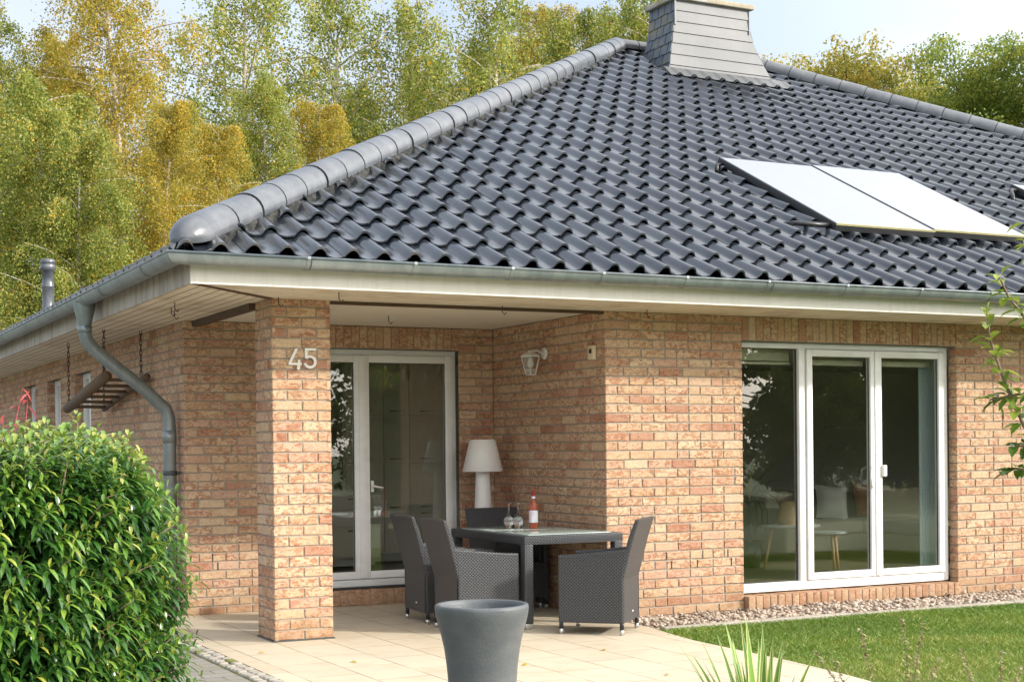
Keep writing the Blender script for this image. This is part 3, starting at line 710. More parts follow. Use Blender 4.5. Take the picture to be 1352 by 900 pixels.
core.add(vs,fs); chim=core.build('chimney',M['gasket'],house)
mb=MB()
for i in range(rows):
    za,zc=zs[i]+.006,zs[i+1]; la,ra=lerp_prof(prL,za),lerp_prof(prR,za); lc,rc=lerp_prof(prL,zc),lerp_prof(prR,zc)
    yo=CY-.012; yi=CY+.006
    mb.add([(la,yo,za),(ra,yo,za),(rc,yi-.006,zc),(lc,yi-.006,zc),(la,CY+.011,za),(ra,CY+.011,za),(rc,CY+.011,zc),(lc,CY+.011,zc)],[(0,1,2,3),(4,7,6,5),(0,4,5,1),(1,5,6,2),(2,6,7,3),(3,7,4,0)],0,False,random.random())
mb.build('front_cladding',M['panelgrey'],chim)
def side_slates(side,name):
    mb=MB(); pr=prL if side<0 else prR; rr=random.Random(9); nr=8
    zz=[6.8+(8.02-6.8)*i/nr for i in range(nr+1)]
    for i in range(nr):
        za,zc=zz[i],zz[i+1]+.02; n=4; off=.5*(i%2)
        for k in range(-1,n+1):
            ya0=CY; 
            def yy(t,z): return CY-.005+(yb(z)+.01-CY)*t
            t0=(k+off)/n+.012; t1=(k+1+off)/n-.012; t0,t1=max(t0,0),min(t1,1)
            if t1-t0<.03: continue
            xa=lerp_prof(pr,max(za,6.905)); xc=lerp_prof(pr,max(min(zc,8.03),6.905)); o1=side*.016; o2=side*.003; sk=rr.uniform(-.01,.01)
            P=[(xa+o1,yy(t0,za),za+sk),(xa+o1,yy(t1,za),za-sk),(xc+o2,yy(t1,zc),zc),(xc+o2,yy(t0,zc),zc)]
            mb.add(P+[(x-side*.01,y,z) for x,y,z in P],[(0,1,2,3),(7,6,5,4),(0,4,5,1),(1,5,6,2),(2,6,7,3),(3,7,4,0)],0,False,rr.random())
    return mb.build(name,M['slate'],chim)
side_slates(-1,'slate_cladding'); side_slates(1,'slate_cladding')
mb=MB(); mb.box((8.335-.06,CY-.06,8.028),(9.64+.07,yb(8)+.06,8.10),bev=.01); mb.build('chimney_cap',M['capstone'],chim)
for xa_,xb_ in ((8.312,8.34),(9.632,9.65)): mb=MB(); mb.box((xa_,CY-.02,7.66),(xb_,CY-.002,8.03)); mb.build('corner_trim',M['lead'],chim)
mb=MB()
n=70
for i in range(n):
    xa=8.12+(10.30-8.12)*i/n; xb=8.12+(10.30-8.12)*(i+1)/n
    def fz(x,y): return roofz(y)+.075+.045*max(0,math.cos(2*PI*(x-.296)/CW))
    y0=CY-.20; y1=CY-.012
    mb.add([(xa,y0,fz(xa,y0)),(xb,y0,fz(xb,y0)),(xb,y1,roofz(y1)+.14),(xa,y1,roofz(y1)+.14)],[(0,1,2,3)],0,True)
mb.build('flashing',M['lead'],chim,fixn=False)
# ------------------------------------------------------------------ solar collectors (lying on the roof, own things)
def collector(x0,x1,y0,y1,label):
    e=empty('solar_panel',(x0,y0,roofz(y0))); tag(e,label,'solar panel','solar collectors on the roof')
    R_=Matrix.Rotation(PH,4,'X'); w=x1-x0; L=(y1-y0)/CS; off=.075
    mb=MB(); mb.box((0,0,off),(w,L,off+.075),bev=.004,M=R_); fr=mb.build('frame',M['alu'],e)
    mb=MB(); mb.box((.014,.02,off+.0755),(w-.014,L-.014,off+.079),M=R_); mb.build('glass',M['collector'],e)
    mb=MB(); mb.box((.0,-.006,off+.062),(w,.012,off+.081),M=R_); mb.build('lower_edge',M['alu_lichen'],e)
    for ya in (.3,L-.45): mb=MB(); mb.box((-.01,ya,off-.05),(w+.01,ya+.04,off-.002),M=R_); mb.build('mounting_rail',M['alu'],e)
    return e
collector(5.80,7.07,.22,2.20,'left of the two joined pale solar panels on the front roof slope')
collector(7.10,8.40,.26,2.25,'right of the two joined pale solar panels, beside the lower roof edge')
collector(10.2,11.5,.35,2.25,'separate solar panel cut off by the right edge of the photo')
def rp(x,y,h): return (x,y-h*SN,roofz(y)+h*CS)
for pts_,r_ in (([rp(5.86,.30,.10),rp(5.60,.30,.10),rp(5.40,.33,.09),rp(5.33,.42,.03)],.026),([rp(10.25,2.15,.10),rp(10.08,2.12,.11),rp(9.98,1.98,.08),rp(9.93,1.90,.03)],.028),([rp(5.84,2.12,.10),rp(5.72,2.10,.09),rp(5.66,2.0,.05)],.022)):
    mb=MB(); mb.tube(pts_,r_,10); mb.build('collector_pipe',M['black'],roofo)
# ------------------------------------------------------------------ things on the walls
hn=empty('house_number',(.13,-.001,2.17)); tag(hn,'pale metal house number 45 fixed to the brick corner pillar','house number')
def strokes(poly,name,dx,tilt=0):
    mb=MB(); 
    mb.prism(poly,1,-.022,-.006); o=mb.build(name,M['white_metal'],hn); o.location=(dx,0,0); o.rotation_euler=(0,tilt,0); return o
four=[(.065,.0),(.10,.0),(.10,.035),(.118,.035),(.118,.065),(.10,.065),(.10,.165),(.068,.165),(.0,.062),(.0,.035),(.065,.035)]
# the 4 is drawn open: two strokes
mb=MB(); mb.prism([(.0,.052),(.0,.034),(.110,.034),(.110,.052)],1,-.022,-.006); mb.prism([(.0,.050),(.024,.050),(.080,.165),(.056,.165)],1,-.0222,-.0062); mb.prism([(.070,-.002),(.092,-.002),(.098,.075),(.078,.075)],1,-.0218,-.0058)
d4=mb.build('digit',M['white_metal'],hn); d4.location=(.0,0,.0)
mb=MB(); mb.prism([(.0,.165),(.094,.165),(.094,.145),(.022,.145),(.022,.10),(.0,.085)],1,-.022,-.006)
arc=[]; cx,cz,ro,ri=.042,.055,.055,.034
for i in range(13):
    a=math.radians(140-i*(140+165)/12); arc.append((cx+ro*math.cos(a),cz+ro*.98*math.sin(a)))
inn=[]
for i in range(13):
    a=math.radians(140-i*(140+165)/12); inn.append((cx+ri*math.cos(a),cz+ri*.98*math.sin(a)))
for i in range(12): mb.prism([arc[i],arc[i+1],inn[i+1],inn[i]],1,-.0222,-.0062)
d5=mb.build('digit',M['white_metal'],hn); d5.location=(.138,0,.006)
# wall lantern
ln=empty('wall_lantern',(X1,1.13,2.405)); ln.scale=(.78,.78,.78); tag(ln,'white hexagonal wall lantern on the brick side wall of the porch','lantern')
mb=MB(); mb.lathe([(.001,.0),(.075,.0),(.075,-.012),(.055,-.03),(.02,-.035),(.001,-.035)],20,(0,0,0),M=Matrix.Translation((-.002,0,.02))@Matrix.Rotation(PI/2,4,'Y')); 
ba=mb.build('back_plate',M['white_metal'],ln)
mb=MB(); mb.tube([(-.03,0,.02),(-.10,0,.05),(-.17,0,.045),(-.20,0,.01)],.018,8); mb.build('arm',M['white_metal'],ln)
lx=-.20
mb=MB(); mb.lathe([(.001,.055),(.03,.05),(.04,.03),(.09,.01),(.135,-.015),(.135,-.028),(.12,-.028)],6,(lx,0,0),smooth=False); mb.build('hood',M['white_metal'],ln)
mb=MB(); zt_,zb_=-.03,-.24; rt_,rb_=.122,.068
for k in range(6):
    a=2*PI*k/6; mb.tube([(lx+rt_*math.cos(a),rt_*math.sin(a),zt_),(lx+rb_*math.cos(a),rb_*math.sin(a),zb_)],.0055,6)
for f in (.72,.84,1.0):
    R_=rt_+(rb_-rt_)*f; z=zt_+(zb_-zt_)*f; mb.tube([(lx+R_*math.cos(2*PI*k/6),R_*math.sin(2*PI*k/6),z) for k in range(7)],.0045,6)
mb.build('cage',M['white_metal'],ln)
mb=MB(); mb.lathe([(.112,-.03),(.060,-.235)],6,(lx,0,0),smooth=False); mb.build('lantern_glass',M['glass'],ln,attr=False)
mb=MB(); mb.lathe([(.001,-.16),(.03,-.15),(.042,-.11),(.03,-.06),(.02,-.03)],14,(lx,0,0)); mb.build('bulb',M['lampwhite'],ln)
sn=empty('bell_box',(X1,.20,2.31)); tag(sn,'small cream plastic box with a dark button near the porch wall corner','bell')
mb=MB(); mb.box((-.035,-.05,0),(-.001,.05,.125),bev=.006); mb.build('housing',M['cream_plastic'],sn)
mb=MB(); mb.box((-.039,-.02,.055),(-.034,.022,.095),bev=.002); mb.build('button',M['black'],sn)
# hanging old ladder below the left eave
rk=empty('hanging_ladder',(-.4,4.45,2.13)); tag(rk,'old wooden ladder hung flat on chains under the left eave','ladder')
P0=Vector((-.4,4.45,2.13))
def lz(y): return 2.255+(3.5-y)*.126
for x,r_ in ((-.60,.055),(-.20,.034)):
    mb=MB(); mb.tube([Vector((x,3.40,lz(3.40)))-P0,Vector((x+.01,4.4,lz(4.4)+.01))-P0,Vector((x,5.5,lz(5.5)))-P0],[r_,r_*1.03,r_*.95],12); mb.build('rail',M['rackwood'],rk)
for i in range(6):
    y=3.58+i*.345; mb=MB(); mb.tube([Vector((-.60,y,lz(y)-.005))-P0,Vector((-.20,y,lz(y)-.01))-P0],.017,8); mb.build('rung',M['rackwood'],rk)
for (x,y) in ((-.60,3.5),(-.22,3.58),(-.60,5.4),(-.22,5.4)):
    mb=MB(); z=lz(y)+.03; i=0
    while z<H-.01:
        a=(i%2)*PI/2; pts=[(x-P0.x+.012*math.cos(t)*math.cos(a),y-P0.y+.012*math.cos(t)*math.sin(a),z-P0.z+.03+.036*math.sin(t)) for t in [2*PI*k/8 for k in range(9)]]
        mb.tube(pts,.0042,5,caps=False); z+=.052; i+=1
    mb.build('chain',M['rust'],rk)
# ------------------------------------------------------------------ porch furniture
def panel(mb,pts,th,nrm):
    """closed slab from polygon pts with thickness th against nrm"""
    n=Vector(nrm)*th; a=[Vector(p) for p in pts]; b_=[p-n for p in a]; k=len(a)
    mb.add(a+b_,[tuple(range(k)),tuple(range(2*k-1,k-1,-1))]+[(i,i+k,(i+1)%k+k,(i+1)%k) for i in range(k)])
def soft(o,w=.012):
    m=o.modifiers.new('bev','BEVEL'); m.width=w; m.segments=2; m.limit_method='ANGLE'; return o
def make_chair(label):
    e=empty('wicker_armchair'); tag(e,label,'chair','wicker armchairs round the porch table')
    w,d=.56,.55; hw=w/2; zb_=.095
    # seen along +x: front at x=+d/2
    for s in (-1,1):
        mb=MB(); y=s*hw; 
        pts=[(-d/2,y,zb_),(d/2,y,zb_),(d/2,y,.645),(.1,y,.655),(-d/2-.035,y,.70),(-d/2,y,.45)]
        if s<0: pts=pts
        panel(mb,pts,.052,(0,s,0)); soft(mb.build('armrest_panel',M['wicker'],e),.014)
    mb=MB()
    back=[(-d/2,zb_),(-d/2,.45),(-d/2-.085,.78),(-d/2-.135,.935),(-d/2-.105,.945),(-d/2-.04,.78),(-d/2+.045,.45),(-d/2+.045,zb_)]
    vs=[];n=len(back)
    for y,sw in ((-hw+.004,-1),(hw-.004,1)):
        for x,z in back: vs.append((x,y+sw*.012*max(0,(z-.5)),z))
    mb.add(vs,[tuple(range(n)),tuple(range(2*n-1,n-1,-1))]+[(i,i+n,(i+1)%n+n,(i+1)%n) for i in range(n)]); bk=soft(mb.build('backrest',M['wicker'],e),.010)
    mb=MB(); mb.box((-d/2+.045,-hw+.053,.36),(d/2-.005,hw-.053,.445),bev=.012); mb.build('seat',M['wicker'],e)
    mb=MB(); mb.box((d/2-.045,-hw+.053,zb_+.02),(d/2-.008,hw-.053,.365)); mb.build('front_apron',M['wicker'],e)
    mb=MB(); mb.box((-d/2-.003,-.05,.165),(-d/2+.001,-.02,.178)); mb.build('maker_tag',M['white_metal'],bk)
    for sx in (-1,1):
        for sy in (-1,1):
            x,y=sx*(d/2-.02),sy*(hw-.022)
            mb=MB(); mb.tube([(x,y,.042),(x,y,zb_+.02)],.0175,10); lg=mb.build('leg',M['black'],e)
            mb=MB(); mb.tube([(x,y,.006),(x,y,.044)],.0185,10); mb.lathe([(.001,0),(.015,0),(.015,.007)],10,(x,y,0)); mb.build('leg_tip',M['steel'],lg)
    return e
c1=make_chair('left armchair tucked in front of the glass door, beside the table'); c1.location=(1.79,.70,0); c1.rotation_euler=(0,0,math.radians(-3))
c2=copy_tree(c1); c2['label']='armchair with its back to the grey pot and its woven arm fully visible'; c2.location=(1.745,-.055,0); c2.rotation_euler=(0,0,math.radians(-2))
c3=copy_tree(c1); c3['label']='armchair at the far end of the table below the white lamp'; c3.location=(2.73,1.26,0); c3.rotation_euler=(0,0,math.radians(-90))
c4=copy_tree(c1); c4['label']='armchair turned at an angle in front of the sunlit brick corner'; c4.location=(2.567,-.71,0); c4.rotation_euler=(0,0,math.radians(135))
tb=empty('dining_table',(2.54,.39,0)); tag(tb,'dark wicker dining table with a pale frosted glass top','table')
tw,tl=.48,.74; TH=.785
mb=MB()
for (a,c) in (((-tw,-tl),(tw,-tl+.085)),((-tw,tl-.085),(tw,tl)),((-tw,-tl+.086),(-tw+.085,tl-.086)),((tw-.085,-tl+.086),(tw,tl-.086))): mb.box((*a,TH-.075),(*c,TH),bev=.008)
mb.box((-tw+.08,-.03,TH-.06),(tw-.08,.03,TH-.02)); mb.build('table_frame',M['wicker'],tb)
mb=MB(); mb.box((-tw+.075,-tl+.075,TH-.004),(tw-.075,-.004,TH+.005),bev=.002); mb.box((-tw+.075,.004,TH-.004),(tw-.075,tl-.075,TH+.005),bev=.002); mb.build('glass_top',M['tabglass'],tb)
for sx in (-1,1):
    for sy in (-1,1):
        x,y=sx*(tw-.042),sy*(tl-.042)
        mb=MB(); mb.box((x-.04,y-.04,.05),(x+.04,y+.04,TH-.07),bev=.006); lg=mb.build('leg',M['wicker'],tb)
        mb=MB(); mb.box((x-.036,y-.036,.008),(x+.036,y+.036,.052),bev=.006); mb.tube([(x,y,0),(x,y,.012)],.028,12); mb.build('leg_foot',M['steel'],lg)
def wine_glass(x,y,label):
    e=empty('wine_glass',(x,y,TH+.0055)); tag(e,label,'wine glass','upturned wine glasses on the table')
    mb=MB(); t_=.0018
    out=[(.034,0),(.041,.03),(.047,.06),(.046,.085),(.036,.112),(.018,.128),(.006,.138),(.0045,.16),(.0045,.215),(.010,.226),(.036,.232),(.037,.234)]
    inn=[(.034,.2345),(.008,.233),(.0008,.2325)]
    mb.lathe(out+inn,28); 
    mb.lathe([(r_-t_,z) for r_,z in [(.034,0.0002),(.041,.03),(.047,.06),(.046,.085),(.036,.110),(.018,.124)]]+[(.0008,.127)],28)
    mb.build('glass_body',M['wglass'],e); return e
wine_glass(2.445,.70,'upturned wine glass on the table, left of its pair'); g2=wine_glass(2.515,.655,'upturned wine glass on the table, nearer the red bottle')
bt=empty('wine_bottle',(2.62,.55,TH+.0055)); tag(bt,'bottle of rose wine with a pale label standing on the table','bottle')
mb=MB(); mb.lathe([(.001,0),(.038,0),(.041,.006),(.041,.20),(.036,.222),(.022,.246),(.0155,.262),(.0150,.285)],28); mb.build('bottle_body',M['rose'],bt)
mb=MB(); mb.lathe([(.0155,.284),(.0165,.288),(.0165,.335),(.018,.336),(.018,.348),(.001,.350)],20); mb.build('bottle_cap',M['redcap'],bt)
mb=MB(); mb.lathe([(.0418,.055),(.0418,.165)],28); mb.build('label_band',M['blabel'],bt)
mb=MB(); mb.lathe([(.0178,.272),(.0185,.292)],20); mb.build('neck_band',M['blabel'],bt)
lm=empty('floor_lamp',(2.745,1.86,0)); tag(lm,'white outdoor floor lamp with tapered shade in the porch corner','lamp')
mb=MB(); mb.lathe([(.001,0),(.125,0),(.125,.02),(.108,.5),(.085,.95),(.068,1.31)],32); mb.build('lamp_base',M['lampwhite'],lm)
mb=MB(); mb.lathe([(.20,1.292),(.203,1.295),(.128,1.603),(.122,1.608),(.001,1.608)],40); mb.lathe([(.199,1.293),(.06,1.296)],40); mb.build('lamp_shade',M['lampwhite'],lm)
pt=empty('planter_pot',(-.41,-4.65,0)); tag(pt,'tall flared empty grey planter pot in the foreground of the terrace','pot')
mb=MB(); out=[(.001,0),(.155,0),(.160,.02),(.163,.10),(.166,.22),(.170,.34),(.178,.44),(.190,.53),(.208,.61),(.226,.675),(.234,.71),(.236,.735),(.234,.748),(.228,.752),(.214,.752),(.208,.748),(.204,.73),(.19,.64),(.172,.53),(.155,.42),(.15,.36),(.001,.36)]
mb.lathe(out,56); mb.build('pot_body',M['pot'],pt)
# ------------------------------------------------------------------ living room things
sf=empty('beige_sofa',(8.5,3.35,.12)); tag(sf,'beige corner sofa seen through the right terrace window','sofa')
def ibox(name,a,b,m,parent,bev=.04):
    mb=MB(); mb.box(a,b,bev=bev); return mb.build(name,m,parent)
ibox('sofa_base',(-.95,-.35,.10),(2.2,.55,.30),M['sofa'],sf,.03); ibox('seat_cushion',(-.92,-.38,.30),(.0,.42,.46),M['sofa'],sf); ibox('seat_cushion',(.01,-.38,.30),(.95,.42,.46),M['sofa'],sf)
ibox('backrest',(-.95,.35,.30),(2.2,.62,.82),M['sofa'],sf); ibox('chaise',(.2,-1.75,.08),(1.3,-.36,.30),M['sofa'],sf,.03); ibox('chaise_cushion',(.18,-1.78,.30),(1.32,-.34,.45),M['sofa'],sf)
ibox('armrest',(-1.18,-.35,.10),(-.94,.6,.62),M['sofa'],sf)
def cushion(x,y,z,m,rz,label,s=.42):
    e=empty('sofa_cushion',(x,y,z)); mb=MB(); n=8; vs=[];fs=[]
    for side in (1,-1):
        for i in range(n+1):
            for j in range(n+1):
                u,v=i/n*2-1,j/n*2-1; t_=.075*math.sqrt(max(0,(1-u**4)*(1-v**4))); pin=1-.10*(1-abs(u))*(abs(v)**3)-.0
                vs.append((u*s/2*(1-.08*(1-v*v)),side*t_,s/2+v*s/2*(1-.08*(1-u*u))))
    for q in range(2):
        for i in range(n):
            for j in range(n):
                a=q*(n+1)**2+i*(n+1)+j; fs.append((a,a+1,a+n+2,a+n+1))
    mb.add(vs,fs,0,True); o=mb.build('sofa_cushion',m); o.location=(x,y,z); o.rotation_euler=(math.radians(-18),math.radians(6),rz)
    bpy.data.objects.remove(e); tag(o,label,'cushion','cushions on the sofa'); return o
cushion(8.12,3.52,.585,M['pillow_d'],.1,'dark brown cushion on the sofa behind the white one'); cushion(8.36,3.40,.585,M['pillow_w'],-.25,'white cushion leaning on the beige sofa',.44); cushion(9.0,3.46,.585,M['pillow_r'],.15,'rust brown cushion on the beige sofa',.46)
def side_table(x,y,z,r_,h,label):
    e=empty('side_table',(x,y,z)); tag(e,label,'side table','round side tables by the sofa')
    mb=MB(); mb.lathe([(.001,h-.02),(r_-.01,h-.02),(r_,h-.012),(r_,h-.004),(r_-.006,h),(.001,h)],36); mb.build('table_top',M['tabwhite'],e)
    for k in range(3):
        a=2*PI*k/3+.5; mb=MB(); mb.tube([(r_*.62*math.cos(a),r_*.62*math.sin(a),h-.02),(r_*.9*math.cos(a),r_*.9*math.sin(a),0)],[.022,.015],10); mb.build('leg',M['beech'],e)
    return e
side_table(6.72,2.12,.12,.33,.50,'taller round side table carrying the woven vase'); side_table(6.98,1.80,.12,.22,.43,'lower round side table in front of the sofa')
vs_=empty('woven_vase',(6.72,2.18,.62)); tag(vs_,'tan woven vase standing on the taller side table','vase'); mb=MB(); mb.lathe([(.001,0),(.10,0),(.12,.06),(.115,.14),(.085,.19),(.085,.27),(.08,.27),(.08,.1),(.001,.1)],28); mb.build('vase_body',M['vase'],vs_)
def strap_plant(name,loc,n,L,wid,mat,rng,parent_label,cat,arch=.6,up=.8,edge=None,tone=(0,1),stem=None):
    e=empty(name,loc); tag(e,parent_label,cat); V=[];F=[];T=[];E=[]
    for i in range(n):
        az=rng.uniform(0,2*PI); el=rng.uniform(up,1.45); l=L*rng.uniform(.65,1.05); w=wid*rng.uniform(.8,1.2); seg=6; b0=len(V); tt=rng.uniform(*tone)
        for k in range(seg+1):
            f=k/seg; e2=el-arch*f*f*(1.5-el)*1.4; r_=l*f
            x=math.cos(az)*math.cos(e2)*r_; y=math.sin(az)*math.cos(e2)*r_; z=math.sin(e2)*r_
            ww=w*(1-f**2.2)*(.6+.8*f if f<.5 else 1.0); sx,sy=-math.sin(az),math.cos(az)
            for q in (-1,-.7,0,.7,1): V.append((x+sx*ww*q+math.cos(az)*abs(q)*ww*-.25,y+sy*ww*q+math.sin(az)*abs(q)*ww*-.25,z+abs(q)*ww*.35)); T.append(tt)
        for k in range(seg):
            for q in range(4):
                a=b0+k*5+q; F.append((a,a+1,a+6,a+5)); E.append(1 if (edge and q in (0,3)) else 0)
    o=arr_mesh('leaves',np.array(V),np.array(F),[mat,edge] if edge else mat,{'tone':T},e,True)
    if edge: o.data.polygons.foreach_set('material_index',np.array(E,dtype=np.int32))
    return e
rp_=strap_plant('indoor_palm',(6.5,2.6,.85),26,.62,.016,M['dark_g'],random.Random(4),'dark indoor palm behind the left pane of the terrace window','plant',1.0,.3)
mb=MB(); mb.tube([(0,0,-.73),(0.01,0,-.3),(0,0,0.02)],[.03,.025,.02],8); mb.build('stem',M['bark_d'],rp_); mb=MB(); mb.lathe([(.001,-.73),(.12,-.73),(.15,-.42),(.14,-.42),(.001,-.45)],20); mb.build('plant_pot',M['black'],rp_)
ct=MB(); n=40; vs=[];fs=[]
for i in range(n+1):
    x=7.0+.26*i/n; y=.34+.018*math.sin(i*1.3); vs+=[(x,y,.13),(x,y,2.55)]
for i in range(n): fs.append((2*i,2*i+2,2*i+3,2*i+1))
ct.add(vs,fs,0,True); cu=ct.build('curtain',M['curtain'],fixn=False); tag(cu,'pale blue-grey curtain at the right end of the terrace window','curtain')
# kitchen
kt=empty('kitchen_cabinets',(2.6,6.0,.15)); tag(kt,'beige kitchen cabinets seen through the porch door','cabinet')
def kfront(x0,x1,z0,z1,y,hz=None,hx=None):
    mb=MB(); mb.box((x0+.004,y,z0+.004),(x1-.004,y+.02,z1-.004),bev=.003); o=mb.build('cabinet_front',M['kitchen'],kt)
    if hz is not None:
        mb=MB(); c=(x0+x1)/2; mb.tube([(c-.09,y-.003,hz),(c-.09,y-.025,hz),(c+.09,y-.025,hz),(c+.09,y-.003,hz)],.006,6); mb.build('handle',M['black'],o)
yk=-.6+.0
mb=MB(); mb.box((.0,yk+.022,.10),(1.36,.58,2.44)); mb.build('carcass',M['kitchen'],kt)
for (a,c) in ((.02,.52),(.52,.86),(.86,1.34)):
    for (z0,z1,hh) in ((.12,.62,.58),(.62,1.2,.66),(1.2,1.78,1.25),(1.78,2.42,1.83)): kfront(a,c,z0,z1,yk,hh)
mb=MB(); mb.box((-2.25,-1.05,.10),(.28,-.62,.84)); mb.build('island',M['kitchen'],kt)
mb=MB(); mb.box((-2.28,-1.10,.84),(.31,-.60,.88),bev=.006); mb.build('worktop',M['counter'],kt)
for k in range(4):
    for (z0,z1,hh) in ((.12,.46,.42),(.46,.66,.62),(.66,.83,.79)): kfront(-2.24+k*.63,-1.61+k*.63,z0,z1,-1.075,hh)
mb=MB(); mb.tube([(-.9,-.75,.88),(-.9,-.75,1.12),(-.9,-.80,1.18),(-.9,-.90,1.17),(-.9,-.93,1.12)],.013,8); mb.build('tap',M['steel'],kt)
mb=MB(); mb.box((-2.2,-.98,.0),(.24,-.64,.10)); mb.box((.05,-.5,.0),(1.3,.5,.098)); mb.build('plinth',M['counter'],kt)
# ------------------------------------------------------------------ ground
def sheet(name,pts,z,m,kind='structure',th=None):
    mb=MB()
    if th: mb.prism(pts,2,z-th,z)
    else: mb.add([(x,y,z) for x,y in pts],[tuple(range(len(pts)))])
    o=mb.build(name,m,fixn=bool(th)); tag(o,kind=kind); return o
sheet('ground',[(-300,-300),(300,-300),(300,300),(-300,300)],-.12,M['field'])
PE=[(3.06,-.70),(2.98,-1.1),(2.90,-1.6),(2.88,-2.2),(2.86,-2.9),(2.80,-3.5),(2.70,-4.2),(2.6,-5.6)]
sheet('terrace_paving',[(-.545,D+.3),(-.55,-2),(-.535,-5.6)]+PE[::-1]+[(3.06,D+.3)],0,M['patio'],th=.10)
sheet('paved_path',[(-9,30),(-9,-5.6),(-.70,-5.6),(-.72,-2),(-.715,YB),(-.715,30)],-.012,M['paver'],th=.08)
sheet('side_paving',[(-.718,YB),(-.718,D+.31),(XB,D+.31),(XB,YB)],-.016,M['paver'],th=.08)
sheet('lawn',[(3.12,-.70),(30,-.70),(30,-5.6),(2.66,-5.6)]+[(x+.03,y) for x,y in PE[::-1]][1:],-.025,M['lawn'],th=.08)
sheet('back_lawn',[(-60,-5.62),(60,-5.62),(60,-9),(-60,-9)],-.055,M['lawn'],th=.05)
sheet('gravel_bed',[(X1+.02,.12),(30,.12),(30,-.78),(X1+.02,-.78)],-.055,M['soil'],th=.05)
mb=MB(); x=3.10; rr=random.Random(2)
while x<14: mb.box((x,-.885,-.09),(x+.985,-.795,.008+rr.uniform(-.003,.003)),bev=.006); x+=.99
tag(mb.build('kerb',M['kerb']),kind='structure')
# granite sett edging
mb=MB(); rr=random.Random(8); y=-5.5
while y<D:
    for x in (-.705,-.628):
        l=rr.uniform(.07,.10); q=rr.uniform(-.006,.006); mb.box((x+.004,y+.004,-.06),(x+.072,y+l-.004,.002+q),bev=.012,tone=rr.random(),mat=0 if rr.random()<.9 else 1)
    y+=.092
mb.box((-.71,-5.5,-.06),(-.55,D,-.014),mat=1)
tag(mb.build('sett_edging',[M['cobble'],M['moss']]),kind='structure')
# pebbles
ico=bmesh.new(); bmesh.ops.create_icosphere(ico,subdivisions=2,radius=1); IV=np.array([v.co[:] for v in ico.verts]); IF=np.array([[v.index for v in f.verts] for f in ico.faces]); ico.free()
n=7500; px=RNG.uniform(X1+.05,10.5,n); py=RNG.uniform(-.79,-.03,n); sz=RNG.uniform(.009,.025,n)*np.where(px>7.6,.95,1)
q=RNG.normal(0,1,(n,3)); ax=RNG.uniform(0,2*PI,n)
sc=np.stack([sz*RNG.uniform(.8,1.35,n),sz*RNG.uniform(.7,1.1,n),sz*RNG.uniform(.5,.8,n)],1)
P=IV[None]*sc[:,None,:]*(1+.10*RNG.normal(0,1,(n,len(IV),1)))
ca,sa=np.cos(ax)[:,None],np.sin(ax)[:,None]
tl=RNG.normal(0,.35,n)[:,None]; 
X_=P[...,0]*ca-P[...,1]*sa; Y_=P[...,0]*sa+P[...,1]*ca; Z_=P[...,2]+X_*tl*.6
hgt=np.abs(RNG.normal(0,.020,n))+.02*np.sin(px*2.1)*np.sin(py*5)+.012
V=np.stack([X_+px[:,None],Y_+py[:,None],Z_+(-.045+hgt)[:,None]],-1).reshape(-1,3)
F=(IF[None]+(np.arange(n)*len(IV))[:,None,None]).reshape(-1,3)
pb=arr_mesh('pebble_bed',V,F,M['pebble'],{'tone':np.repeat(RNG.random(n),len(IV))},None,True); tag(pb,'pale mixed river pebbles along the foot of the wall','pebbles',kind='stuff')
# lawn grass
n=190000; gx=RNG.uniform(2.75,11,n); gy=-.90-4.2*RNG.random(n)**1.15
edge=np.interp(-gy,[-y for x,y in PE],[x for x,y in PE])+.02+RNG.normal(0,.03,n)
k=gx>edge; gx,gy=gx[k],gy[k]; n=len(gx)
pat=.5+.5*np.sin(gx*1.7+np.sin(gy*2.3)*1.3)*np.sin(gy*2.9+gx*.6)
gh=RNG.uniform(.018,.042,n)*(.75+.5*pat); az=RNG.uniform(0,2*PI,n); ln_=RNG.normal(0,.4,n)*gh; w=RNG.uniform(.0013,.0026,n)
dx,dy=np.cos(az),np.sin(az)
base=np.stack([gx,gy,np.full(n,-.026)],1)
V=np.stack([base+np.stack([dx*w,dy*w,0*w],1),base-np.stack([dx*w,dy*w,0*w],1),base+np.stack([-dy*ln_-dx*w*.6,dx*ln_-dy*w*.6,gh*.65],1),base+np.stack([-dy*ln_*2+0*dx,dx*ln_*2,gh],1)],1)
dry=np.clip(np.sin(gx*2.7+1.3*np.sin(gy*1.9))*np.sin(gy*3.7+gx)*1.6-.55,0,1)
tone=np.clip(.22+.30*pat+.12*dry+RNG.normal(0,.18,n)+np.where(RNG.random(n)<.06,.45,0)+.22*np.clip((-gy-2.0)/2,0,1),0,1)
V=V.reshape(-1,3); F=(np.array([[0,1,2],[0,2,3]])[None]+(np.arange(n)*4)[:,None,None]).reshape(-1,3)
gr=arr_mesh('grass',V,F,M['grassm'],{'tone':np.repeat(tone,4)}); tag(gr,'short green lawn grass beside the terrace','grass',kind='stuff')
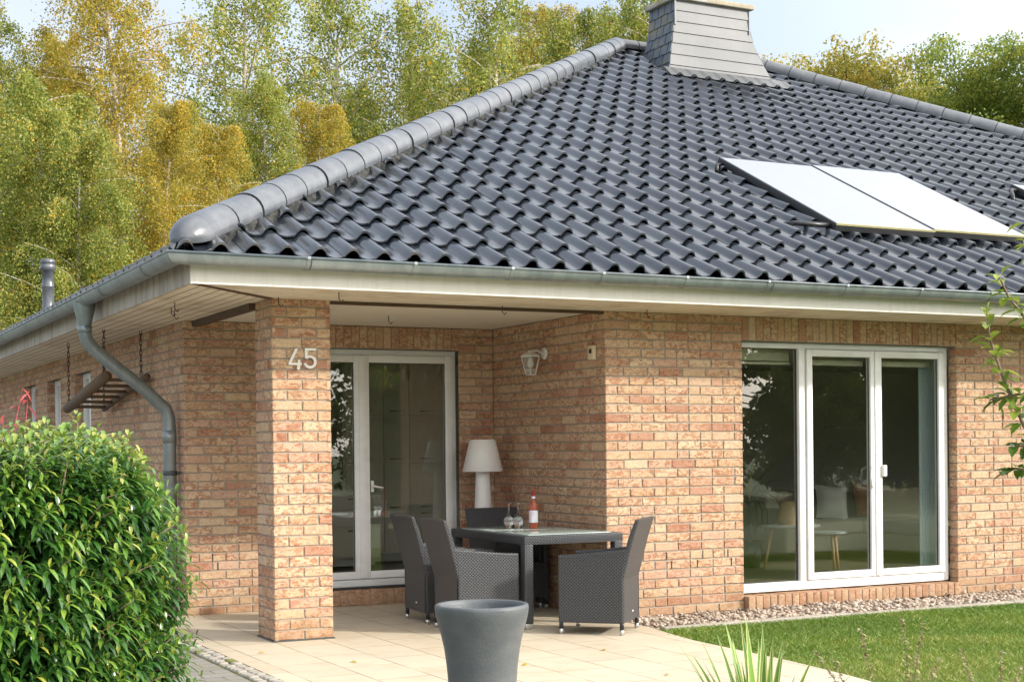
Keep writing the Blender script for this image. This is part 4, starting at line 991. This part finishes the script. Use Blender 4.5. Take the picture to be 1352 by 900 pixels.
# ------------------------------------------------------------------ plants
def leaf_arrays(P,Dv,size,wid,up,tone,droop=.35,fold=.25):
    """P (n,3) base points, Dv (n,3) unit directions; 5-vertex folded leaves, 4 triangles"""
    n=len(P); s=np.cross(Dv,up); ln=np.linalg.norm(s,axis=1,keepdims=True); s=np.where(ln<1e-4,np.array([[1.,0,0]]),s/np.maximum(ln,1e-6)); nn=np.cross(s,Dv)
    size=size[:,None]; wid=wid[:,None]
    dn=np.array([[0,0,-1.]]); tip=P+Dv*size+dn*size*droop
    c1=P+Dv*size*.30+dn*size*droop*.06; c2=P+Dv*size*.68+dn*size*droop*.40
    f1=nn*wid*fold; L1=c1+s*wid*.92+f1; R1=c1-s*wid*.92+f1; L2=c2+s*wid*.78+f1*.8; R2=c2-s*wid*.78+f1*.8
    V=np.stack([P,L1,c1,R1,L2,c2,R2,tip],1).reshape(-1,3)
    T=np.array([[0,2,1],[0,3,2],[1,2,5],[1,5,4],[2,3,6],[2,6,5],[4,5,7],[5,6,7]]); F=(T[None]+(np.arange(n)*8)[:,None,None]).reshape(-1,3)
    return V,F,np.repeat(tone,8)
def unit(v): return v/np.maximum(np.linalg.norm(v,axis=-1,keepdims=True),1e-9)
# laurel bush
lb=empty('laurel_bush',(-2.79,-3.88,0)); tag(lb,'large rounded evergreen laurel bush with glossy green leaves at the left edge','bush')
ns=2600; u=RNG.random(ns); th=RNG.uniform(0,2*PI,ns)
zz=RNG.uniform(.02,1.42,ns); 
def brad(z,th): return (.93+.05*np.sin(3*th+1)+.04*np.sin(7*th+z*5))*np.clip(1-np.clip((z-1.0)/.62,0,1)**2.6,.0,1)**.5*np.where(z<.5,.93+.07*z/.5,1)
R_=brad(zz,th); top=RNG.random(ns)<.30
rr_=np.where(top,np.sqrt(RNG.random(ns))*.85,R_*RNG.uniform(.80,1.03,ns)); zz=np.where(top,1.25+.22*np.sqrt(np.clip(1-(rr_/.92)**2,0,1))+RNG.normal(0,.05,ns)-.0,zz)
SB=np.stack([rr_*np.cos(th),rr_*np.sin(th),zz],1)
out=unit(np.stack([np.cos(th)*np.where(top,.25,.9),np.sin(th)*np.where(top,.25,.9),np.where(top,1.0,.55)+RNG.normal(0,.2,ns)],1)+RNG.normal(0,.15,(ns,3)))
sl=RNG.uniform(.12,.24,ns)*np.where(top,1.15,1)
nl=16; LP=[];LD=[];LS=[];LT=[]
ref=unit(np.cross(out,np.array([[.3,.2,.9]]))); ref2=np.cross(out,ref)
for k in range(nl):
    f=k/(nl-1); a=k*2.4+RNG.random(ns)*.5
    rad=ref*np.cos(a)[:,None]+ref2*np.sin(a)[:,None]
    LP.append(SB+out*(sl*(f-.3))[:,None]); LD.append(unit(rad*(1-.25*f)+out*(.15+.38*f)+np.array([[0,0,.20]])))
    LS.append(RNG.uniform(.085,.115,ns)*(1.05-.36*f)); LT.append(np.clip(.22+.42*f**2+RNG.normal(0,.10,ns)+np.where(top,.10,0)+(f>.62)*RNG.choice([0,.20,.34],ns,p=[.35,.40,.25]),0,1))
LP,LD,LS,LT=map(np.concatenate,(LP,LD,LS,LT))
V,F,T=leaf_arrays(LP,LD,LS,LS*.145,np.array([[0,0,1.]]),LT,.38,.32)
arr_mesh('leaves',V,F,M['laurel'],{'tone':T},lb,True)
mb=MB(); rr=random.Random(6)
for i in range(0,ns,4):
    p=Vector(SB[i]); d_=Vector(out[i]); mb.tube([p-d_*.10,p+d_*sl[i]*.62],[.004,.0025],5)
for i in range(14):
    a=rr.uniform(0,2*PI); r_=rr.uniform(.2,.75); mb.tube([(.15*math.cos(a),.15*math.sin(a),-.05),(r_*.6*math.cos(a),r_*.6*math.sin(a),.5),(r_*math.cos(a),r_*math.sin(a),1.1)],[.025,.018,.008],7)
mb.build('stems',M['redstem'] if False else M['twig'],lb)
# inner foliage of the laurel
n=9000; th=RNG.uniform(0,2*PI,n); z=RNG.uniform(0,1.25,n); r_=.80*np.sqrt(RNG.random(n))*np.clip(1.25-(z/1.45)**3,.3,1); P=np.stack([r_*np.cos(th),r_*np.sin(th),z],1)
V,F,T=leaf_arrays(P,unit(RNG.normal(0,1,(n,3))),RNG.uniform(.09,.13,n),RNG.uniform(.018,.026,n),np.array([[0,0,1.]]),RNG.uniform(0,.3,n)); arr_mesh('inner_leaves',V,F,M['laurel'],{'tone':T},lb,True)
# tree generator
def tree_mesh(seed,Ht,Rc,z0,kind,nleaf,leaf):
    rng=np.random.default_rng(seed); r=random.Random(seed)
    tr=MB(); n=9; lean=[(r.uniform(-.02,.02)*Ht,r.uniform(-.02,.02)*Ht) for _ in range(2)]
    def axis(f): return Vector((lean[0][0]*math.sin(f*3)+lean[1][0]*f*f,lean[0][1]*math.sin(f*2.5+.4)+lean[1][1]*f*f,Ht*f))
    base=.012*Ht+.05
    tr.tube([axis(i/n*.86) for i in range(n+1)],[base*(1-.88*i/n) for i in range(n+1)],8)
    limbs=MB(); S0=[];DIR=[];LEN=[]
    nb=60 if kind=='birch' else 44
    for i in range(nb):
        f=z0/Ht+(.99-z0/Ht)*((i+r.random())/nb); p=axis(f*.97); a=i*2.4+r.uniform(-.5,.5)
        g=(f-z0/Ht)/(1-z0/Ht)
        if kind=='birch': L=Rc*(.30+.70*math.sin(PI*min(1,.16+g*.86)))*r.uniform(.6,1.1); el=r.uniform(.45,1.05)
        else: L=Rc*math.sqrt(max(.06,1-(2*g-.85)**2*.75))*r.uniform(.75,1.1); el=r.uniform(.15,.8)
        pts=[p]; d=Vector((math.cos(a)*math.cos(el),math.sin(a)*math.cos(el),math.sin(el)))
        for k in range(5):
            d=(d+Vector((r.uniform(-.15,.15),r.uniform(-.15,.15),(-.13 if kind=='birch' else .02)))).normalized(); pts.append(pts[-1]+d*L/5)
        r0=base*.33*(1-.75*f); limbs.tube(pts,[max(.012,r0*(1-.8*k/5)) for k in range(6)],5,caps=False)
        for k in range(1,6):
            for q in range(3): S0.append(pts[k-1].lerp(pts[k],r.random())); DIR.append(d); LEN.append(L)
    S0=np.array([tuple(s) for s in S0]); DIR=np.array([tuple(d) for d in DIR]); LEN=np.array(LEN)
    if kind=='birch':
        per=26; nt=nleaf//per; idx=rng.integers(0,len(S0),nt)
        tl=rng.uniform(.5,1.9,nt)*(.6+.5*LEN[idx]/Rc); hd=unit(DIR[idx]*np.array([[1,1,.0]])+rng.normal(0,.6,(nt,3))*np.array([[1,1,.2]]))
        clump=rng.beta(2,2.6,nt); clump=np.where(rng.random(nt)<.07,rng.uniform(.85,1,nt),clump)
        f=np.linspace(0.02,1,per)[None,:]+rng.normal(0,.03,(nt,per))
        out_=(1-np.exp(-2.2*f))*.55
        P=S0[idx][:,None,:]+hd[:,None,:]*(tl[:,None]*out_)[...,None]+np.array([0,0,-1.])*(tl[:,None]*f**1.5*.85)[...,None]+rng.normal(0,.075,(nt,per,3))
        tone=np.clip(clump[:,None]*.85+rng.normal(0,.13,(nt,per)),0,1)
        P=P.reshape(-1,3); tone=tone.ravel()
        tw=MB()
    else:
        per=60; nt=nleaf//per; idx=rng.integers(0,len(S0),nt)
        C_=S0[idx]+rng.normal(0,.35,(nt,3))*np.array([[1,1,.8]]); rad=rng.uniform(.25,.62,nt)
        clump=rng.beta(2,2.4,nt)
        P=C_[:,None,:]+unit(rng.normal(0,1,(nt,per,3)))*(rad[:,None]*rng.random((nt,per))**.4)[...,None]*np.array([1,1,.65])
        tone=np.clip(clump[:,None]*.8+.1+rng.normal(0,.13,(nt,per)),0,1); P=P.reshape(-1,3); tone=tone.ravel()
    n=len(P); Dv=unit(rng.normal(0,1,(n,3))+np.array([[0,0,-.5]])); sz=leaf*rng.uniform(.7,1.3,n)
    s=unit(np.cross(Dv,rng.normal(0,1,(n,3))))
    V=np.stack([P,P+Dv*sz[:,None]*.5+s*sz[:,None]*.38,P+Dv*sz[:,None],P+Dv*sz[:,None]*.5-s*sz[:,None]*.38],1).reshape(-1,3)
    F=np.arange(n*4).reshape(-1,4)
    return tr,limbs,V,F,np.repeat(tone,4)
def make_tree(name,seed,Ht,Rc,z0,kind,nleaf,leaf,mat,bark):
    e=empty(name); tr,lb_,V,F,T=tree_mesh(seed,Ht,Rc,z0,kind,nleaf,leaf)
    tr.build('trunk',bark,e,fixn=False); lb_.build('limbs',bark,e,fixn=False); arr_mesh('crown',V,F,mat,{'tone':T},e); return e
protos={}
def P_(k):
    if k not in protos:
        a=dict(b1=('birch_tree',21,16,3.1,2.5,'birch',84000,.068,M['birch_g'],M['bark_b']),
               b2=('birch_tree',22,17,3.3,3.0,'birch',88000,.068,M['birch_y'],M['bark_b']),
               b3=('birch_tree',23,12,3.0,1.2,'birch',92000,.066,M['birch_g'],M['bark_b']),
               b4=('birch_tree',27,15,3.0,4.0,'birch',30000,.075,M['birch_g'],M['bark_b']),
               o1=('broadleaf_tree',24,12,4.2,2.0,'broad',100000,.08,M['broad_g'],M['bark_d']),
               o2=('broadleaf_tree',25,11,3.2,2.5,'broad',80000,.08,M['broad_a'],M['bark_d']),
               d1=('garden_tree',26,6,3.0,.3,'broad',22000,.15,M['dark_g'],M['bark_d']))[k]
        protos[k]=[make_tree(*a),False]
    pr=protos[k]
    if not pr[1]: pr[1]=True; return pr[0]
    return copy_tree(pr[0])
C0=np.array([-3.6105,-11.3119,1.5388]); RT=np.array([.8916,-.4523,-.0103]); FW=np.array([.4524,.8918,-.0052])
def gpos(px,dist):  # ground point in the view direction of a photo column
    v=FW+RT*(px-676)/1948.5; return C0[0]+v[0]*dist,C0[1]+v[1]*dist
tags=[ # kind, photo column, distance, row of the tree top, turn, label
 ('b2',150,37,-130,0.4,'tall golden birch with a white trunk at the upper left'),
 ('b1',-30,36,-20,2.0,'tall green birch cut by the left edge of the photo'),
 ('b3',55,32.5,95,1.1,'low olive birch above the left gutter at the photo edge'),
 ('b3',120,31.5,170,2.7,'low olive birch just left of the roof corner, below the golden one'),
 ('b2',225,33,120,4.0,'bushy golden birch above the dome of the hip ridge'),
 ('b2',290,35,150,5.0,'short yellow birch above the lower hip ridge'),
 ('b1',350,37,95,3.3,'middle-height olive birch just above the left hip ridge'),
 ('b2',425,38,120,5.1,'shorter yellow birch peeping over the hip ridge'),
 ('b1',10,42,60,5.2,'olive birch behind the low ones at the left edge'),
 ('b2',95,43,40,0.9,'second golden birch standing behind the tall golden one on its left'),
 ('b3',250,40,130,2.2,'low birch filling the gap above the roof corner'),
 ('b1',470,48,110,3.9,'distant olive birch above the middle of the hip ridge'),
 ('b1',570,50,80,1.2,'distant olive birch behind the slim open one'),
 ('b3',640,48,60,5.0,'distant low birch above the upper hip ridge'),
 ('b4',335,46,-90,1.9,'thin drooping birch with sky behind it, above the hip ridge'),
 ('b4',440,43,-60,0.2,'sparse birch with drooping tips left of the sky gap'),
 ('b3',500,42,165,1.6,'low birch in the hollow of the tree row'),
 ('b4',560,44,-10,2.6,'slim open birch in the middle of the tree row'),
 ('b4',660,42,-30,4.4,'light open birch right of the middle, behind the ridge'),
 ('b2',715,50,0,2.4,'yellowing birch left of the ridge end'),
 ('b1',765,46,10,1.4,'olive birch above the ridge end'),
 ('b1',830,48,0,.9,'olive birch directly left of the chimney'),
 ('b4',880,46,-60,3.0,'thin birch half hidden by the chimney'),
 ('o2',1062,46,118,0.3,'small amber tree right of the chimney'),
 ('o2',1128,44,105,2.2,'amber tree with a pointed top above the right hip ridge'),
 ('o2',1185,46,135,3.9,'olive tree in the middle of the right row'),
 ('o1',1240,47,128,5.0,'olive green tree beside the tallest tree of the right row'),
 ('o1',1325,42,88,1.0,'large green tree above the right hip ridge'),
 ('o1',1420,40,62,3.1,'large green tree cut by the right edge of the photo'),
]
HT=dict(b1=16,b2=17,b3=12,b4=15,o1=12,o2=11,d1=6)
for k,px,ds,sc_,rz,lab in tags:
    o=P_(k); x,y=gpos(px,ds); o.location=(x,y,-.1); sc_=(1.64+(598-.0103*(px-676)-sc_)/1948.5*ds)/HT[k]; o.rotation_euler=(0,0,rz); o.scale=(sc_,sc_,sc_); tag(o,lab,'tree','birches behind the house' if k[0]=='b' else 'broadleaf trees behind the house')
# hedge row across the garden, mirrored in the panes
gt=[(3,-26,.8,.6,'garden tree across the lawn, first of the row to the left'),(8,-24,.75,0,'garden tree across the lawn, left of the one mirrored in the porch door'),(13.8,-26,.85,1.2,'garden tree across the lawn, mirrored in the porch door'),(20,-27,.85,2.5,'garden tree across the lawn, between the porch door and window reflections'),(25.6,-26,.95,3.6,'garden tree across the lawn, mirrored in the left window pane'),(30.6,-27,.92,4.4,'garden tree across the lawn, mirrored in the middle window pane'),(35,-26,.85,5.2,'garden tree across the lawn, mirrored in the right window pane'),
 (17,-22,.5,2.2,'low garden shrub across the lawn, left one in front of the trees'),(23,-22,.5,.2,'low garden shrub across the lawn, mirrored low in the left window pane'),(27.4,-22.5,.5,1.9,'low garden shrub across the lawn, mirrored low in the right window panes'),(11.5,-21,.45,4.9,'low garden shrub across the lawn, mirrored low in the porch door')]
for x,y,sc_,rz,lab in gt:
    o=P_('d1'); o.location=(x,y,-.1); o.rotation_euler=(0,0,rz); o.scale=(sc_*1.35,sc_*1.35,sc_*1.25); tag(o,lab,'tree','trees across the garden')
# apple tree branch at the right edge
def at(px,py,dist):
    v=FW+RT*(px-676)/1948.5+np.array([.0115,.0,1.0])*(598.9-py)/1948.5; return Vector(C0+v*dist)
ax_,ay_=gpos(1500,6.0); ap=empty('apple_tree',(ax_,ay_,0)); tag(ap,'leafy apple tree branches reaching in from the right edge','tree'); A0=Vector((ax_,ay_,0))
mb=MB(); mb.tube([(0,0,-.1),(.02,.0,.7),(.0,.02,1.2),(.03,0,1.9),(.02,.0,2.6)],[.055,.048,.040,.028,.012],10); mb.build('trunk',M['bark_d'],ap)
paths=[[at(1500,620,6.0),at(1420,640,6.0),at(1370,590,6.0),at(1352,562,6.0),at(1325,500,6.0),at(1308,450,6.0),at(1303,412,6.0)],
 [at(1500,520,6.0),at(1420,470,6.0),at(1375,440,6.0),at(1352,418,6.0),at(1332,392,6.0),at(1318,362,6.0)],
 [at(1500,640,6.0),at(1430,640,6.0),at(1380,622,6.0),at(1340,618,6.0),at(1325,626,6.0)],
 [at(1420,560,6.0),at(1380,530,6.0),at(1345,520,6.0),at(1310,528,6.0)],
 [at(1420,640,6.0),at(1390,600,6.05),at(1362,590,6.05),at(1340,588,6.0)],
 [at(1430,470,6.0),at(1400,430,6.0),at(1380,380,6.0),at(1360,330,6.0),at(1356,292,6.0)]]
mb=MB(); LP=[];LD=[];LS=[];LT=[]; rr=random.Random(12)
for pi,pth in enumerate(paths):
    q=[p-A0 for p in pth]; mb.tube(q,[.010*(1-.75*i/(len(q)-1))+.001 for i in range(len(q))],6)
    for i in range(len(q)-1):
        seg=(q[i+1]-q[i]); m=max(1,int(seg.length/.0085))
        for k in range(m):
            f=(i+(k+rr.random())/m)/(len(q)-1)
            dens=.75 if f<.75 else .85
            if rr.random()>dens: continue
            p=q[i]+seg*((k+rr.random())/m); d_=(seg.normalized()*.5+Vector((rr.uniform(-1,1),rr.uniform(-1,1),rr.uniform(-.7,.6)))).normalized()
            LP.append(tuple(p+d_*.012)); LD.append(tuple(d_)); LS.append(rr.uniform(.05,.08)); LT.append(min(1,max(0,(.35 if pi not in (2,4) else .12)+.5*f*(pi in (0,1,5))+rr.gauss(0,.14))))
mb.build('branches',M['twig'],ap)
LS=np.array(LS); V,F,T=leaf_arrays(np.array(LP),np.array(LD),LS,LS*.30,np.array([[0.,0,1]]),np.array(LT),.30,.35); arr_mesh('leaves',V,F,M['apple'],{'tone':T},ap,True)
# yucca in the foreground
yx,yy_=gpos(1002,5.6); strap_plant('yucca_plant',(yx,yy_,.12),54,.75,.025,M['yucca_g'],random.Random(14),'spiky yucca with pale-edged leaves at the bottom edge','plant',.25,1.12,M['yucca_y'],(.1,1))
# dry seed stems at lower right
def seed_plant(px,dist,stems,label,seed):
    x,y=gpos(px,dist); e=empty('seed_stem_plant',(x,y,-.05)); tag(e,label,'plant','dry stems in the foreground bed'); rr=random.Random(seed); B=Vector((x,y,-.05)); mb=MB(); LP=[];LD=[];LS=[];LT=[]
    for (tx,ty,bend) in stems:
        tip=at(tx,ty,dist)-B; n=9; pts=[]
        for i in range(n+1):
            f=i/n; p=tip*f; p=p+Vector((RT[0],RT[1],0))*bend*math.sin(PI*f)+Vector((0,0,.12*math.sin(PI*f)*abs(bend)*3)); pts.append(p)
        mb.tube(pts,[.0020*(1-.7*i/n)+.0005 for i in range(n+1)],5)
        for k in range(110):
            f=.45+.55*rr.random(); i=min(n-1,int(f*n)); p=pts[i].lerp(pts[i+1],f*n-i); d_=Vector((rr.uniform(-1,1),rr.uniform(-1,1),rr.uniform(-.3,1))).normalized()
            LP.append(tuple(p)); LD.append(tuple(d_)); LS.append(rr.uniform(.012,.026)); LT.append(rr.random())
    mb.build('stems',M['twig'],e); LS=np.array(LS); V,F,T=leaf_arrays(np.array(LP),np.array(LD),LS,LS*.28,np.array([[0.,0,1]]),np.array(LT)); arr_mesh('seed_heads',V,F,M['drystem'],{'tone':T},e); return e
seed_plant(1200,5.6,[(1191,815,.02),(1218,822,-.03),(1240,870,-.06)],'tall upright dry stem pair in the middle of the lawn view',1)
seed_plant(1150,5.4,[(1075,860,.10),(1100,868,.05)],'dry stem arching left beside the yucca',2)
seed_plant(1310,5.5,[(1268,856,.04),(1322,858,.0),(1350,880,-.05)],'dry stems at the lower right corner',3)
seed_plant(1165,5.0,[(1136,830,.04)],'single pale grass stalk bending over the lawn',4)
# red-stemmed shrub behind the laurel
rx,ry=gpos(10,10.5); rs=empty('red_shrub',(rx,ry,-.02)); tag(rs,'red-stemmed shrub with a few pink leaves behind the laurel bush','shrub'); B=Vector((rx,ry,-.02)); mb=MB(); LP=[];LD=[];LS=[];LT=[]; rr=random.Random(31)
for (tx,ty) in ((38,516),(30,512),(4,548),(22,560),(-10,530),(15,585),(50,590),(28,600)):
    tip=at(tx,ty,10.5)-B; pts=[tip*f+Vector((RT[0],RT[1],0))*(.12*math.sin(PI*f)*rr.uniform(-1,.2)) for f in (0,.3,.6,.8,1)]; mb.tube(pts,[.009,.007,.006,.004,.002],6)
    for k in range(6):
        f=.8+.2*rr.random(); p=pts[3].lerp(pts[4],(f-.8)*5); LP.append(tuple(p)); LD.append(tuple(Vector((rr.uniform(-1,1),rr.uniform(-1,1),rr.uniform(-.9,.2))).normalized())); LS.append(rr.uniform(.07,.115)); LT.append(rr.random())
mb.build('stems',M['redstem'],rs); LS=np.array(LS); V,F,T=leaf_arrays(np.array(LP),np.array(LD),LS,LS*.15,np.array([[0.,0,1]]),np.array(LT)); arr_mesh('leaves',V,F,M['redleaf'],{'tone':T},rs)
# ------------------------------------------------------------------ light, sky, camera
AZ=math.radians(46); EL=math.radians(25)
sd=Vector((math.sin(AZ)*math.cos(EL),-math.cos(AZ)*math.cos(EL),math.sin(EL)))   # towards the sun
sun=bpy.data.lights.new('sun','SUN'); sun.energy=3.0; sun.angle=math.radians(2.5); sun.color=(1,.95,.87)
so=link(bpy.data.objects.new('sun',sun)); so.rotation_euler=sd.to_track_quat('Z','Y').to_euler(); so.location=(20,-20,20)
w=bpy.data.worlds.new('World'); S.world=w; w.use_nodes=True; nt=w.node_tree; N_=nt.nodes
bg=N_['Background']; bg.inputs['Strength'].default_value=.15
sky=N_.new('ShaderNodeTexSky'); sky.sky_type='NISHITA'; sky.sun_disc=False; sky.sun_elevation=EL; sky.sun_rotation=math.atan2(sd.x,sd.y); sky.air_density=1.0; sky.dust_density=2.0; sky.ozone_density=1.0
tc=N_.new('ShaderNodeTexCoord'); mp=N_.new('ShaderNodeMapping'); mp.inputs['Scale'].default_value=(1,1,2.2); nt.links.new(tc.outputs['Generated'],mp.inputs[0])
no=N_.new('ShaderNodeTexNoise'); no.inputs['Scale'].default_value=2.2; no.inputs['Detail'].default_value=7; no.inputs['Roughness'].default_value=.55; nt.links.new(mp.outputs[0],no.inputs['Vector'])
cr=N_.new('ShaderNodeValToRGB'); cr.color_ramp.elements[0].position=.40; cr.color_ramp.elements[0].color=(.62,.62,.62,1); cr.color_ramp.elements[1].position=.58; nt.links.new(no.outputs['Fac'],cr.inputs[0])
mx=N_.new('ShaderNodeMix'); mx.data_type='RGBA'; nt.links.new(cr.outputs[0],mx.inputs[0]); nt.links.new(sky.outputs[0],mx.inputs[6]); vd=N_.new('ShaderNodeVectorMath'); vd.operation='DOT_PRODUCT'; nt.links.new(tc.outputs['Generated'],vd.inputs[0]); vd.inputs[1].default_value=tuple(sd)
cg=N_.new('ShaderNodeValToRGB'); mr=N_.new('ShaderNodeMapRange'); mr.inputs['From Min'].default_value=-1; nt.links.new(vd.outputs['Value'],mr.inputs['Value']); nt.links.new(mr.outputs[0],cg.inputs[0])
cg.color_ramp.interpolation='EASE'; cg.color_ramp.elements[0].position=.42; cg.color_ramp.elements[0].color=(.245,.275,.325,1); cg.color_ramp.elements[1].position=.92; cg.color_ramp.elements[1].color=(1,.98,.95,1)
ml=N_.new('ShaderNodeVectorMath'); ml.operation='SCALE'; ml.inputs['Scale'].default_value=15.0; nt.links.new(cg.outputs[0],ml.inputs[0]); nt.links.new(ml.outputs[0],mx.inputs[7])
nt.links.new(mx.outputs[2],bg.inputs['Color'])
cam=bpy.data.cameras.new('camera'); cam.lens=1948.5/1352*36; cam.sensor_width=36; cam.sensor_fit='HORIZONTAL'; cam.shift_y=(598.9-450)/1352; cam.clip_start=.1; cam.clip_end=2000
co=link(bpy.data.objects.new('camera',cam))
yaw,pit,rol=[math.radians(a) for a in (26.9003,-.29874,-.58861)]
fw=Vector((math.sin(yaw),math.cos(yaw),0)); rt=Vector((math.cos(yaw),-math.sin(yaw),0)); up=Vector((0,0,1))
f2=fw*math.cos(pit)+up*math.sin(pit); u2=up*math.cos(pit)-fw*math.sin(pit); r3=rt*math.cos(rol)+u2*math.sin(rol); u3=u2*math.cos(rol)-rt*math.sin(rol)
m=Matrix((r3,u3,-f2)).transposed().to_4x4(); m.translation=Vector((-3.6105,-11.3119,1.5388)); co.matrix_world=m
S.camera=co
S.view_settings.view_transform='Standard'; S.view_settings.look='None'; S.view_settings.exposure=.64; S.view_settings.gamma=1
S.cycles.max_bounces=8; S.cycles.transparent_max_bounces=12; S.cycles.use_denoising=True
# fallen autumn leaves on the terrace and lawn, each one a thing of its own
lr=random.Random(77)
def fallen(x,y,z,lab,i):
    L_=lr.uniform(.045,.07); a=lr.uniform(0,2*PI); V=[];
    pts=[(-.5,0,.0),(-.2,.26,.006),(.2,.24,.01),(.5,0,.004),(.2,-.24,.012),(-.2,-.26,.004),(0,0,.016)]
    V=[((p*math.cos(a)-q*math.sin(a))*L_,(p*math.sin(a)+q*math.cos(a))*L_,h*.8+.001) for p,q,h in pts]
    F=[(6,0,5),(6,1,0),(6,2,1),(6,3,2),(6,4,3),(6,5,4)]
    o=arr_mesh('fallen_leaf',np.array(V),np.array(F),M['birch_y'],{'tone':[lr.uniform(.3,1)]*7}); o.location=(x,y,z); tag(o,lab,'leaf','fallen leaves')
for i,(x,y,lab) in enumerate([(.15,-1.35,'small fallen leaf on the paving in front of the brick pillar'),(1.15,-2.1,'small fallen leaf on the paving right of the grey pot'),(2.0,-1.75,'small fallen leaf on the paving in front of the angled armchair'),(-.28,-.55,'small fallen leaf beside the left foot of the brick pillar'),(1.75,-3.0,'small fallen leaf on the paving nearest the lawn edge')]): fallen(x,y,.002,lab,i)
